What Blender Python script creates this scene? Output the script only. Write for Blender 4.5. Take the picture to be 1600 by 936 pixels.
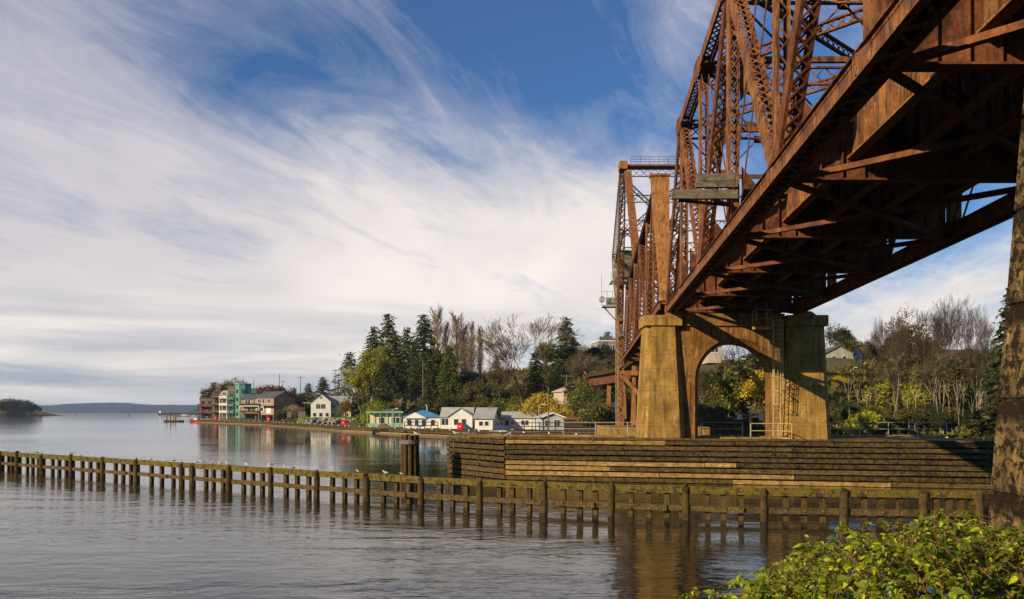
import bpy, bmesh, math, random
import numpy as np
from mathutils import Vector, Matrix, noise as mnoise
R = math.radians
rng = random.Random(7)
nr = np.random.RandomState(7)
for o in list(bpy.data.objects): bpy.data.objects.remove(o)
sc = bpy.context.scene
COL = sc.collection
# ---------------------------------------------------------------- camera
EYE = 4.7; F = 1250.0; HZ = 644.0
cam = bpy.data.objects.new('camera', bpy.data.cameras.new('camera')); COL.objects.link(cam)
cam.location = (0, 0, EYE); cam.rotation_euler = (R(90), 0, 0)
cam.data.sensor_width = 36; cam.data.lens = 36 * F / 1600
cam.data.shift_y = (HZ - 468) / 1600
cam.data.clip_start = 0.1; cam.data.clip_end = 40000
sc.camera = cam
sc.render.engine = 'CYCLES'
sc.cycles.use_denoising = True
sc.cycles.max_bounces = 8; sc.cycles.diffuse_bounces = 3; sc.cycles.glossy_bounces = 3
sc.cycles.transparent_max_bounces = 8; sc.cycles.volume_bounces = 0
sc.cycles.caustics_reflective = False; sc.cycles.caustics_refractive = False
sc.view_settings.view_transform = 'Standard'; sc.view_settings.look = 'None'
sc.view_settings.gamma = 1; sc.view_settings.exposure = 0.42
sc.view_settings.use_curve_mapping = False
# ---------------------------------------------------------------- sun and sky
TOSUN = Vector((-0.76, -0.62, 0.40)).normalized()
SUN_EL = math.asin(TOSUN.z); SUN_AZ = math.atan2(TOSUN.x, TOSUN.y) % (2 * math.pi)
sun = bpy.data.objects.new('sun', bpy.data.lights.new('sun', 'SUN')); COL.objects.link(sun)
sun.data.energy = 5.0; sun.data.angle = R(0.5); sun.data.color = (1.0, 0.78, 0.50)
sun.rotation_euler = TOSUN.to_track_quat('Z', 'Y').to_euler()

class NT:
    """tiny node-graph helper"""
    def __init__(s, tree):
        s.t = tree; tree.nodes.clear()
    def n(s, kind, **kw):
        nd = s.t.nodes.new(kind)
        for k, v in kw.items():
            if k.startswith('i_'):
                key = k[2:]; key = int(key) if key.isdigit() else key.replace('_', ' ')
                s.put(nd.inputs[key], v)
            else: setattr(nd, k, v)
        return nd
    def put(s, sock, v):
        if isinstance(v, bpy.types.NodeSocket): s.t.links.new(v, sock)
        elif isinstance(v, bpy.types.Node): s.t.links.new(v.outputs[0], sock)
        else:
            if sock.type == 'RGBA' and len(v) == 3: v = (*v, 1)
            sock.default_value = v
    def math(s, op, a, b=0.0, c=0.0, clamp=False):
        nd = s.t.nodes.new('ShaderNodeMath'); nd.operation = op; nd.use_clamp = clamp
        s.put(nd.inputs[0], a); s.put(nd.inputs[1], b); s.put(nd.inputs[2], c); return nd.outputs[0]
    def vmath(s, op, a, b=(0, 0, 0), out=0):
        nd = s.t.nodes.new('ShaderNodeVectorMath'); nd.operation = op
        s.put(nd.inputs[0], a); s.put(nd.inputs[1], b); return nd.outputs[out]
    def mix(s, f, a, b, mode='MIX'):
        nd = s.t.nodes.new('ShaderNodeMix'); nd.data_type = 'RGBA'; nd.blend_type = mode
        s.put(nd.inputs[0], f); s.put(nd.inputs[6], a); s.put(nd.inputs[7], b); return nd.outputs[2]
    def ramp(s, f, stops, interp='LINEAR'):
        nd = s.t.nodes.new('ShaderNodeValToRGB'); s.put(nd.inputs[0], f)
        cr = nd.color_ramp; cr.interpolation = interp
        while len(cr.elements) < len(stops): cr.elements.new(0.5)
        for e, (p, c) in zip(cr.elements, stops):
            e.position = p
            e.color = (c, c, c, 1) if isinstance(c, (int, float)) else (*c, 1)
        return nd.outputs[0]
    def noise(s, vec, scale, detail=4, rough=0.55, dist=0.0):
        nd = s.t.nodes.new('ShaderNodeTexNoise')
        s.put(nd.inputs['Vector'], vec); nd.inputs['Scale'].default_value = scale
        nd.inputs['Detail'].default_value = detail; nd.inputs['Roughness'].default_value = rough
        nd.inputs['Distortion'].default_value = dist; return nd.outputs[0]
    def mapping(s, vec, loc=(0, 0, 0), rot=(0, 0, 0), scale=(1, 1, 1)):
        nd = s.t.nodes.new('ShaderNodeMapping'); s.put(nd.inputs[0], vec)
        nd.inputs[1].default_value = loc; nd.inputs[2].default_value = rot; nd.inputs[3].default_value = scale
        return nd.outputs[0]

def pxdir(px, py):
    return Vector(((px - 800) / F, 1, (HZ - py) / F)).normalized()

world = bpy.data.worlds.new('World'); sc.world = world; world.use_nodes = True
W = NT(world.node_tree)
sky = W.n('ShaderNodeTexSky', sky_type='NISHITA', sun_disc=False, sun_elevation=SUN_EL, sun_rotation=SUN_AZ)
sky.air_density = 1.3; sky.dust_density = 0.4; sky.ozone_density = 3.0
tc = W.n('ShaderNodeTexCoord').outputs['Generated']
sep = W.n('ShaderNodeSeparateXYZ', i_0=tc)
zc = W.math('ADD', W.math('MAXIMUM', sep.outputs[2], 0.0), 0.09)
comb = W.n('ShaderNodeCombineXYZ', i_0=W.math('DIVIDE', sep.outputs[0], zc), i_1=W.math('DIVIDE', sep.outputs[1], zc), i_2=0.0).outputs[0]
# high thin cloud stretched along the wind
wv = W.mapping(W.mapping(comb, rot=(0, 0, R(14))), loc=(3.1, 0.4, 0), scale=(1.0, 0.50, 1))
cl1 = W.noise(wv, 1.1, 10, 0.60, 0.7)
wv2 = W.mapping(W.mapping(comb, rot=(0, 0, R(24))), loc=(9.0, 2.0, 0), scale=(1.0, 0.36, 1))
cl2 = W.noise(wv2, 3.4, 10, 0.66, 1.0)
dens = W.math('ADD', W.math('MULTIPLY', cl1, 0.60), W.math('MULTIPLY', cl2, 0.40))
def blob(px, py, width, amount, sx=1.0):
    d = pxdir(px, py)
    df = W.vmath('SUBTRACT', tc, tuple(d))
    if sx != 1.0: df = W.vmath('MULTIPLY', df, (1.0 / sx, 1, 1))
    r2 = W.math('POWER', W.vmath('LENGTH', df, out=1), 2.0)
    g = W.math('EXPONENT', W.math('MULTIPLY', r2, -1.0 / (width * width)))
    return W.math('MULTIPLY', g, amount)
SKYBLOBS = [(850, 120, 0.13, -0.17, 1.5), (450, 165, 0.10, -0.13, 2.0), (620, 40, 0.12, -0.08, 2.5), (200, 130, 0.16, -0.06, 1.6), (430, 60, 0.10, -0.06, 1.8), (1250, 180, 0.20, -0.22, 1.0),
            (1450, 330, 0.12, -0.12, 1.2), (1430, 540, 0.12, 0.20, 1.6), (1060, 50, 0.08, 0.13, 0.8), (560, 430, 0.22, 0.20, 2.2), (900, 290, 0.10, 0.13, 1.3),
            (120, 300, 0.22, 0.10, 1.0), (350, 405, 0.045, -0.16, 2.4), (350, 560, 0.10, 0.14, 3.0), (60, 30, 0.15, 0.06, 2.0), (250, 60, .1, -.05, 1)]
for b in SKYBLOBS: dens = W.math('ADD', dens, blob(*b))
# clear sky put in behind the camera, out of view, to weaken fill light
nd = W.n('ShaderNodeMapRange', i_0=sep.outputs[1]); nd.inputs[1].default_value = 0.35; nd.inputs[2].default_value = -0.25; nd.inputs[3].default_value = 0.0; nd.inputs[4].default_value = 0.30
dens = W.math('SUBTRACT', dens, nd.outputs[0])
cov = W.ramp(dens, [(0.30, 0.03), (0.42, 0.25), (0.52, 0.62), (0.66, 1.0)])
low = W.math('SUBTRACT', 1.0, W.math('DIVIDE', sep.outputs[2], 0.16), clamp=True)       # towards the horizon
cov = W.math('MAXIMUM', cov, W.math('MULTIPLY', W.math('POWER', low, 0.6), W.ramp(sep.outputs[1], [(0.0, 0.25), (0.4, 1.0)])))
# colour of the cloud: bright veil with greyer bodies, darker flat bands near the horizon
bandv = W.mapping(tc, scale=(2.2, 2.2, 26.0))
band = W.ramp(W.noise(bandv, 1.5, 6, 0.5, 0.4), [(0.36, 0.0), (0.62, 1.0)])
grey = W.ramp(W.noise(W.mapping(comb, loc=(5, 1, 0), rot=(0, 0, R(-20)), scale=(1, 0.45, 1)), 0.8, 6, 0.55, 0.3), [(0.36, 0.0), (0.66, 1.0)])
CB = (0.76, 0.695, 0.65); CG = (0.38, 0.38, 0.405)
ccol = W.mix(W.math('MULTIPLY', grey, 0.5), CB, CG)
ccol = W.mix(W.math('ADD', blob(60, 80, 0.28, 0.5, 1.0), 0.0), ccol, (0.25, 0.255, 0.36))
hcol = W.mix(band, (0.31, 0.34, 0.39), (0.68, 0.63, 0.59))
lowm = W.ramp(sep.outputs[2], [(0.0, 1.0), (0.06, 0.9), (0.17, 0.0)])
lowm = W.math('MULTIPLY', lowm, W.math('ADD', 0.5, blob(120, 600, 0.45, 0.5)))
ccol = W.mix(lowm, ccol, hcol)
skyc = W.mix(1.0, sky.outputs[0], (0.019, 0.044, 0.074), 'MULTIPLY')
# a cloud's light is brought up so that it also comes through the background strength
final = W.mix(cov, W.mix(1.0, skyc, (10, 10, 10), 'MULTIPLY'), W.mix(1.0, ccol, (10, 10, 10), 'MULTIPLY'))
bg = W.n('ShaderNodeBackground', i_0=final); bg.inputs[1].default_value = 0.1
wo = W.n('ShaderNodeOutputWorld', i_0=bg)
world.cycles.sampling_method = 'MANUAL'; world.cycles.sample_map_resolution = 512

# ---------------------------------------------------------------- materials
MATS = {}
def base_mat(name):
    m = bpy.data.materials.new(name); m.use_nodes = True; MATS[name] = m
    g = NT(m.node_tree)
    bs = g.n('ShaderNodeBsdfPrincipled'); bs.inputs['Specular IOR Level'].default_value = 0.5 if ('water' in name or 'glass' in name or 'roof' in name) else 0.16; out = g.n('ShaderNodeOutputMaterial', i_0=bs)
    return m, g, bs
def bump(g, bs, h, strength=0.3, dist=0.02):
    b = g.n('ShaderNodeBump'); b.inputs['Strength'].default_value = strength; b.inputs['Distance'].default_value = dist
    g.put(b.inputs['Height'], h); g.put(bs.inputs['Normal'], b.outputs[0])
def objco(g): return g.n('ShaderNodeTexCoord').outputs['Object']
def worldpos(g): return g.n('ShaderNodeNewGeometry').outputs['Position']
def paint(name, col, rough=0.6, var=0.25, scale=1.5, metal=0.0):
    m, g, bs = base_mat(name)
    p = worldpos(g)
    f = g.noise(g.mapping(p, scale=(1, 1, 0.5)), scale, 6, 0.65)
    f = g.ramp(f, [(0.3, 0.0), (0.72, 1.0)])
    dark = tuple(c * (1 - var) * 0.9 for c in col); lite = tuple(min(1, c * (1 + var * 0.35)) for c in col)
    g.put(bs.inputs['Base Color'], g.mix(f, dark, lite))
    bs.inputs['Roughness'].default_value = rough; bs.inputs['Metallic'].default_value = metal
    bump(g, bs, g.noise(p, scale * 8, 3), 0.15, 0.02)
    return m
def siding(name, col, pitch=0.25, var=0.2):
    m, g, bs = base_mat(name)
    p = worldpos(g); z = g.n('ShaderNodeSeparateXYZ', i_0=p).outputs[2]
    fr = g.math('FRACT', g.math('DIVIDE', z, pitch))
    f = g.ramp(g.noise(g.mapping(p, scale=(1, 1, 0.6)), 1.1, 6, 0.65), [(0.3, 0.0), (0.7, 1.0)])
    c = g.mix(f, tuple(x * (1 - var) for x in col), col)
    c = g.mix(g.math('LESS_THAN', fr, 0.12), c, tuple(x * 0.6 for x in col))
    g.put(bs.inputs['Base Color'], c); bs.inputs['Roughness'].default_value = 0.7
    bump(g, bs, fr, 0.5, 0.03); return m
def shingle(name, col, rough=0.85):
    m, g, bs = base_mat(name)
    p = worldpos(g)
    n1 = g.noise(g.mapping(p, scale=(3, 3, 8)), 2.0, 5, 0.7); n2 = g.noise(p, 0.5, 3)
    f = g.ramp(g.math('ADD', g.math('MULTIPLY', n1, 0.6), g.math('MULTIPLY', n2, 0.4)), [(0.35, 0.0), (0.65, 1.0)])
    g.put(bs.inputs['Base Color'], g.mix(f, tuple(x * 0.62 for x in col), tuple(min(1, x * 1.15) for x in col)))
    bs.inputs['Roughness'].default_value = rough; bump(g, bs, n1, 0.4, 0.05); return m
def rust(name, a, b, c, streak=0.4, pale=(0.34, 0.28, 0.20), paleamt=0.25, scale=1.0):
    """old red-lead paint and rust: three tones, run-down streaks, pale worn spots"""
    m, g, bs = base_mat(name)
    p = worldpos(g)
    n1 = g.noise(p, 1.6 * scale, 8, 0.68, 0.4)
    n2 = g.noise(g.mapping(p, scale=(6, 6, 0.7)), 1.0 * scale, 6, 0.6)
    n3 = g.noise(p, 14.0 * scale, 4, 0.7)
    n4 = g.noise(g.mapping(p, loc=(7, 3, 1), scale=(2.2, 2.2, 0.9)), 1.7 * scale, 7, 0.7)
    col = g.mix(g.ramp(n1, [(0.36, 0.0), (0.62, 1.0)]), a, b)
    col = g.mix(g.math('MULTIPLY', g.ramp(n2, [(0.5, 0.0), (0.62, 1.0)]), streak), col, c)
    col = g.mix(g.math('MULTIPLY', g.ramp(n4, [(0.60, 0.0), (0.68, 1.0)]), paleamt), col, pale)
    col = g.mix(g.ramp(n3, [(0.35, 0.45), (0.6, 0.0)]), col, tuple(x * 0.35 for x in a))
    g.put(bs.inputs['Base Color'], col)
    g.put(bs.inputs['Roughness'], g.ramp(n1, [(0.3, 0.62), (0.7, 0.9)]))
    bump(g, bs, g.math('ADD', g.math('MULTIPLY', n3, 0.5), n1), 0.35, 0.02)
    return m
M_RUST = rust('rusty_red_steel', (0.12, 0.046, 0.021), (0.34, 0.145, 0.055), (0.040, 0.020, 0.013), 0.85, (0.40, 0.30, 0.2), 0.3)
M_RUSTD = rust('shade_darkened_rusty_steel', (0.055, 0.023, 0.013), (0.25, 0.088, 0.032), (0.020, 0.013, 0.010))  # darker rust; shade under the bridge is put into its colour
M_STR = rust('streaked_girder_steel', (0.13, 0.060, 0.028), (0.30, 0.14, 0.055), (0.05, 0.028, 0.02), 0.95, (0.60, 0.54, 0.42), 0.95, 1.4)  # rust streaks deepened, partly in place of shadow bands beside the stiffeners
M_TAN = rust('ochre_rusty_steel', (0.25, 0.105, 0.032), (0.42, 0.20, 0.062), (0.13, 0.05, 0.02), 0.8, (0.5, 0.42, 0.3), 0.3)
M_OLD = rust('weathered_grey_steel', (0.12, 0.10, 0.075), (0.26, 0.21, 0.14), (0.20, 0.10, 0.05), 0.5, (0.5, 0.47, 0.4), 0.5)
def concrete(name, a, b, dark, moss, seam=0.8, blotch=0.35, scale=1.0, drips=0.6, seamk=1.0, seamw=0.05):
    m, g, bs = base_mat(name)
    p = worldpos(g); sp = g.n('ShaderNodeSeparateXYZ', i_0=p); z = sp.outputs[2]
    n1 = g.noise(p, 0.7 * scale, 8, 0.65, 0.3)
    n2 = g.noise(g.mapping(p, scale=(3.0, 3.0, 0.22)), 1.3 * scale, 7, 0.62, 0.2)
    n3 = g.noise(p, 9 * scale, 6, 0.7)
    n4 = g.noise(g.mapping(p, loc=(11, 5, 2)), 3.2 * scale, 8, 0.72, 0.4)
    n5 = g.noise(g.mapping(p, loc=(1, 9, 4), scale=(4, 4, 0.35)), 1.5 * scale, 6, 0.6)
    col = g.mix(g.ramp(n1, [(0.36, 0.0), (0.64, 1.0)]), a, b)
    col = g.mix(g.math('MULTIPLY', g.ramp(n2, [(0.50, 0.0), (0.66, 1.0)]), drips), col, dark)
    col = g.mix(g.math('MULTIPLY', g.ramp(n5, [(0.60, 0.0), (0.68, 1.0)]), 0.6), col, (0.52, 0.40, 0.24))
    col = g.mix(g.math('MULTIPLY', g.ramp(n4, [(0.60 - blotch * 0.25, 0.0), (0.66 - blotch * 0.2, 1.0)]), min(1, blotch + 0.45)), col, moss)
    wob = g.math('MULTIPLY', g.noise(p, 1.6, 4), 0.10)
    fr = g.math('FRACT', g.math('DIVIDE', g.math('ADD', z, wob), seam))
    sm = g.ramp(fr, [(0.0, 1.0), (seamw, 0.0), (1 - seamw * 1.4, 0.0), (1.0, 1.0)])
    sm = g.math('MULTIPLY', sm, g.math('MULTIPLY', g.ramp(n3, [(0.35, 0.15), (0.6, 0.75)]), seamk), clamp=True)
    col = g.mix(sm, col, tuple(x * 0.4 for x in dark))
    col = g.mix(g.ramp(n3, [(0.3, 0.35), (0.55, 0.0)]), col, dark)
    g.put(bs.inputs['Base Color'], col); bs.inputs['Roughness'].default_value = 0.9
    h = g.math('SUBTRACT', g.math('ADD', g.math('MULTIPLY', n3, 0.5), g.math('MULTIPLY', n4, 0.5)), g.math('MULTIPLY', sm, 0.6))
    bump(g, bs, h, 0.9, 0.07); return m
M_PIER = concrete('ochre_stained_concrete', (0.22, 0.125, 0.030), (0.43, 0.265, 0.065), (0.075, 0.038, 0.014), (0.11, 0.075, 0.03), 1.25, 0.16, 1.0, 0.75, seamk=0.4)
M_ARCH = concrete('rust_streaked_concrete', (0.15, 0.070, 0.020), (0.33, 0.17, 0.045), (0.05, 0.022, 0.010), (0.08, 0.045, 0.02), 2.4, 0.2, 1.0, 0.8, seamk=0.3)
M_NEAR = concrete('lichen_blotched_concrete', (0.13, 0.085, 0.032), (0.33, 0.22, 0.08), (0.06, 0.036, 0.016), (0.018, 0.013, 0.007), 0.80, 0.62, 3.8, 0.7, seamk=2.2, seamw=0.17)
def wood(name, a, b, moss=None, mossamt=0.0, axis='x', grain=1.0, rough=0.85):
    m, g, bs = base_mat(name)
    p = worldpos(g)
    isl = g.n('ShaderNodeNewGeometry').outputs['Random Per Island']
    sc_ = (0.35, 0.9, 9.0) if axis == 'x' else (9.0, 9.0, 0.5)
    pp = g.vmath('ADD', p, g.n('ShaderNodeCombineXYZ', i_0=g.math('MULTIPLY', isl, 37.0), i_1=0.0, i_2=g.math('MULTIPLY', isl, 11.0)).outputs[0])
    n1 = g.noise(g.mapping(pp, scale=sc_), 2.4 * grain, 7, 0.65, 0.3)
    n2 = g.noise(p, 3.0, 8, 0.75)
    col = g.mix(g.ramp(n1, [(0.38, 0.0), (0.62, 1.0)]), a, b)
    col = g.mix(g.math('MULTIPLY', isl, 0.5), col, tuple(x * 0.45 for x in a))
    col = g.mix(g.ramp(n2, [(0.40, 0.75), (0.52, 0.0)]), col, tuple(x * 0.35 for x in a))
    if moss:
        nz = g.n('ShaderNodeSeparateXYZ', i_0=g.n('ShaderNodeNewGeometry').outputs['Normal']).outputs[2]
        f = g.math('ADD', g.noise(p, 4.5, 6, 0.7), g.math('MULTIPLY', g.math('MAXIMUM', nz, 0.0), 0.25))
        f = g.math('MULTIPLY', g.ramp(f, [(0.52 - mossamt * 0.15, 0.0), (0.62 - mossamt * 0.15, 1.0)]), mossamt)
        col = g.mix(f, col, moss)
    g.put(bs.inputs['Base Color'], col); bs.inputs['Roughness'].default_value = rough
    bump(g, bs, n1, 0.5, 0.02); return m
M_WDARK = wood('dark_tarred_timber', (0.020, 0.013, 0.009), (0.10, 0.060, 0.032), (0.14, 0.12, 0.02), 0.35)
M_WNEW = wood('pale_new_timber', (0.22, 0.13, 0.045), (0.58, 0.37, 0.13), (0.15, 0.12, 0.03), 0.5)
M_WMID = wood('brown_timber', (0.05, 0.03, 0.015), (0.16, 0.095, 0.042), (0.15, 0.13, 0.03), 0.35)
M_WMOSS = wood('mossy_timber', (0.035, 0.024, 0.012), (0.11, 0.07, 0.03), (0.16, 0.125, 0.014), 0.65)
M_WPOST = wood('wet_timber_post', (0.026, 0.016, 0.009), (0.15, 0.088, 0.040), (0.09, 0.075, 0.012), 0.45, 'z')
M_WGREY = wood('silvery_weathered_timber', (0.13, 0.11, 0.085), (0.26, 0.22, 0.17), (0.12, 0.10, 0.05), 0.2)
M_BOLT = paint('yellowed_bolt', (0.26, 0.18, 0.06), 0.6)
M_GALV = paint('galvanised_steel', (0.42, 0.40, 0.36), 0.45, 0.2, 3, 0.4)
M_YRAIL = paint('yellowed_rail_paint', (0.52, 0.40, 0.18), 0.55)
M_GLASS = paint('dark_window_glass', (0.035, 0.04, 0.05), 0.08, 0.2)
M_WHITE = siding('white_siding', (0.78, 0.76, 0.70)); M_TRIM = paint('white_trim', (0.80, 0.78, 0.73), 0.5, 0.12)
M_DARK = paint('black_and_gap_shade', (0.02, 0.018, 0.015), 0.9)  # near black of wheels and plinths; also paints shade in fender gaps
M_BARK = wood('grey_brown_bark', (0.11, 0.08, 0.05), (0.24, 0.18, 0.12), None, 0, 'z', 0.6)
M_BARKP = wood('pale_birch_bark', (0.30, 0.24, 0.17), (0.48, 0.40, 0.30), None, 0, 'z', 0.6)
M_TWIG = paint('brown_twigs', (0.18, 0.135, 0.085), 0.9, 0.4, 0.3)
M_TWIGD = paint('dark_brown_twigs', (0.095, 0.07, 0.045), 0.9, 0.4, 0.3)
M_TWIGP = paint('tan_twigs', (0.36, 0.27, 0.17), 0.9, 0.35, 0.3)
def foliage(name, dark, lite, tip=None, trans=0.25, rough=0.6):
    m, g, bs = base_mat(name)
    isl = g.n('ShaderNodeNewGeometry').outputs['Random Per Island']
    p = worldpos(g); n = g.noise(p, 0.45, 4, 0.6)
    orn = g.n('ShaderNodeObjectInfo').outputs['Random']
    f = g.math('ADD', g.math('MULTIPLY', g.ramp(n, [(0.35, 0.0), (0.65, 1.0)]), 0.55), g.math('MULTIPLY', isl, 0.45))
    f = g.math('ADD', f, g.math('MULTIPLY', g.math('SUBTRACT', orn, 0.5), 0.35), clamp=True)
    col = g.mix(f, dark, lite)
    if tip: col = g.mix(g.math('GREATER_THAN', isl, 0.86), col, tip)
    g.put(bs.inputs['Base Color'], col); bs.inputs['Roughness'].default_value = rough
    bs.inputs['Specular IOR Level'].default_value = 0.25
    tr = g.n('ShaderNodeBsdfTranslucent'); g.put(tr.inputs[0], col)
    mx = g.n('ShaderNodeMixShader'); mx.inputs[0].default_value = trans
    g.t.links.new(bs.outputs[0], mx.inputs[1]); g.t.links.new(tr.outputs[0], mx.inputs[2])
    out = [x for x in g.t.nodes if x.type == 'OUTPUT_MATERIAL'][0]; g.t.links.new(mx.outputs[0], out.inputs[0])
    return m
M_FIR = foliage('fir_needles', (0.024, 0.036, 0.012), (0.095, 0.115, 0.024), (0.14, 0.155, 0.03))
M_CEDAR = foliage('cedar_sprays', (0.045, 0.065, 0.010), (0.15, 0.17, 0.022), (0.20, 0.22, 0.03))
M_LIME = foliage('lime_leaves', (0.17, 0.19, 0.015), (0.42, 0.42, 0.03), (0.5, 0.48, 0.05), 0.35)
M_GREEN = foliage('green_leaves', (0.045, 0.065, 0.012), (0.14, 0.17, 0.025), (0.25, 0.24, 0.04), 0.3)
M_OLIVE = foliage('olive_leaves', (0.045, 0.048, 0.012), (0.145, 0.14, 0.028), (0.24, 0.20, 0.04), 0.25)
M_YEL = foliage('yellow_blossom', (0.36, 0.24, 0.01), (0.62, 0.46, 0.03), (0.7, 0.55, 0.06), 0.3)
M_MAROON = foliage('maroon_leaves', (0.08, 0.022, 0.018), (0.20, 0.06, 0.035), None, 0.25)
M_ORANGE = foliage('orange_brown_leaves', (0.16, 0.07, 0.015), (0.34, 0.17, 0.035), (0.12, 0.13, 0.02), 0.25)
M_DKGREEN = foliage('dark_green_leaves', (0.014, 0.022, 0.007), (0.045, 0.055, 0.014), (0.08, 0.08, 0.02), 0.2)
M_BRAMBLE = foliage('bramble_leaves', (0.05, 0.075, 0.006), (0.34, 0.42, 0.018), (0.40, 0.46, 0.02), 0.35, 0.38)
M_CANE = paint('reddish_brown_cane', (0.17, 0.075, 0.04), 0.6, 0.4, 8)

# ---------------------------------------------------------------- mesh building
class MB:
    def __init__(s): s.v = []; s.f = []; s.m = []; s.nv = 0; s.raw = []
    def add(s, vs, fs, mi=0):
        n = len(s.v); s.v.extend([tuple(v) for v in vs]); s.f.extend([tuple(i + n for i in f) for f in fs]); s.m.extend([mi] * len(fs)); return s
    def frame(s, c, ax, ay, az, mi=0):
        """box from centre and three half-axis vectors"""
        c = Vector(c); vs = []
        for i in (-1, 1):
            for j in (-1, 1):
                for k in (-1, 1): vs.append(c + ax * i + ay * j + az * k)
        fs = [(0, 1, 3, 2), (4, 6, 7, 5), (0, 4, 5, 1), (2, 3, 7, 6), (0, 2, 6, 4), (1, 5, 7, 3)]
        return s.add(vs, fs, mi)
    def box(s, x0, x1, y0, y1, z0, z1, mi=0):
        return s.frame(((x0 + x1) / 2, (y0 + y1) / 2, (z0 + z1) / 2), Vector(((x1 - x0) / 2, 0, 0)), Vector((0, (y1 - y0) / 2, 0)), Vector((0, 0, (z1 - z0) / 2)), mi)
    def bar(s, a, b, w, h, side=(1, 0, 0), mi=0):
        """square-cut bar from a to b, w across 'side', h across the third axis"""
        a = Vector(a); b = Vector(b); t = b - a; L = t.length
        if L < 1e-6: return s
        t /= L; sd = Vector(side); sd = sd - t * sd.dot(t)
        if sd.length < 1e-5: sd = Vector((0, 1, 0)) - t * t.y
        sd.normalize(); n = t.cross(sd)
        return s.frame((a + b) / 2, t * (L / 2), sd * (w / 2), n * (h / 2), mi)
    def tube(s, a, b, r0, r1=None, n=8, mi=0, cap=True):
        r1 = r0 if r1 is None else r1
        a = Vector(a); b = Vector(b); t = (b - a)
        if t.length < 1e-6: return s
        t.normalize(); u = t.orthogonal().normalized(); w = t.cross(u)
        vs = []
        for c, r in ((a, r0), (b, r1)):
            for i in range(n):
                an = 2 * math.pi * i / n; vs.append(c + u * (r * math.cos(an)) + w * (r * math.sin(an)))
        fs = [(i, (i + 1) % n, n + (i + 1) % n, n + i) for i in range(n)]
        if cap: fs += [tuple(range(n - 1, -1, -1)), tuple(range(n, 2 * n))]
        return s.add(vs, fs, mi)
    def prism(s, pts, axis, t0, t1, mi=0):
        """polygon (2D points) extruded along an axis: 'y': pts=(x,z), 'x': pts=(y,z), 'z': pts=(x,y)"""
        n = len(pts); vs = []
        for t in (t0, t1):
            for p in pts:
                vs.append({'y': (p[0], t, p[1]), 'x': (t, p[0], p[1]), 'z': (p[0], p[1], t)}[axis])
        fs = [(i, (i + 1) % n, n + (i + 1) % n, n + i) for i in range(n)] + [tuple(range(n - 1, -1, -1)), tuple(range(n, 2 * n))]
        return s.add(vs, fs, mi)
    def build(s, name, mats, parent=None, smooth=False, loc=None, rz=0, bevel=0, local=False):
        if parent is not None and not local:      # given in world coordinates: bring under the parent
            q = parent; ox = oy = oz = 0.0
            while q is not None: ox += q.location.x; oy += q.location.y; oz += q.location.z; q = q.parent
            s.v = [(v[0] - ox, v[1] - oy, v[2] - oz) for v in s.v]
        me = bpy.data.meshes.new(name); me.from_pydata([tuple(v) for v in s.v], [], s.f)
        mats = mats if isinstance(mats, (list, tuple)) else [mats]
        for m in mats: me.materials.append(m)
        if len(mats) > 1: me.polygons.foreach_set('material_index', s.m)
        if smooth: me.polygons.foreach_set('use_smooth', [True] * len(me.polygons))
        me.update()
        bm = bmesh.new(); bm.from_mesh(me); bmesh.ops.recalc_face_normals(bm, faces=bm.faces)
        if bevel: bmesh.ops.bevel(bm, geom=list(bm.edges), offset=bevel, segments=1, affect='EDGES')
        bm.to_mesh(me); bm.free()
        o = bpy.data.objects.new(name, me); COL.objects.link(o)
        if parent: o.parent = parent; PARTS.setdefault(parent.name, []).append(o)
        if loc: o.location = loc
        if rz: o.rotation_euler = (0, 0, rz)
        return o
def npmesh(name, verts, quads, mat, parent=None):
    """fast mesh from numpy vertices (n,3) and faces (m,k)"""
    me = bpy.data.meshes.new(name); k = quads.shape[1]
    me.vertices.add(len(verts)); me.vertices.foreach_set('co', verts.astype(np.float32).ravel())
    me.loops.add(quads.size); me.loops.foreach_set('vertex_index', quads.astype(np.int32).ravel())
    me.polygons.add(len(quads)); me.polygons.foreach_set('loop_start', np.arange(0, quads.size, k, dtype=np.int32))
    me.update(calc_edges=True); me.materials.append(mat)
    o = bpy.data.objects.new(name, me); COL.objects.link(o)
    if parent: o.parent = parent; PARTS.setdefault(parent.name, []).append(o)
    return o
def tag(o, label=None, cat=None, group=None, kind=None):
    if label: o['label'] = label
    if cat: o['category'] = cat
    if group: o['group'] = group
    if kind: o['kind'] = kind
    return o
def empty(name, loc=(0, 0, 0), rz=0, label=None, cat=None, group=None):
    o = bpy.data.objects.new(name, None); COL.objects.link(o); o.location = loc; o.rotation_euler = (0, 0, rz)
    return tag(o, label, cat, group)
def copy_thing(o, loc, rz=0, scale=(1, 1, 1), label=None, group=None, cat=None):
    def rec(x, par):
        c = x.copy(); COL.objects.link(c); c.parent = par
        for ch in PARTS.get(x.name, ()): rec(ch, c)
        return c
    c = rec(o, None); c.location = loc; c.rotation_euler = (0, 0, rz); c.scale = scale
    if label: c['label'] = label
    if group: c['group'] = group
    if cat: c['category'] = cat
    return c
PARTS = {}
def at(px, py, d):
    """the point of the place seen at pixel (px,py) of the photograph at depth d"""
    return Vector(((px - 800) / F * d, d, EYE + (HZ - py) / F * d))
def xw(px, d): return (px - 800) / F * d
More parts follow.
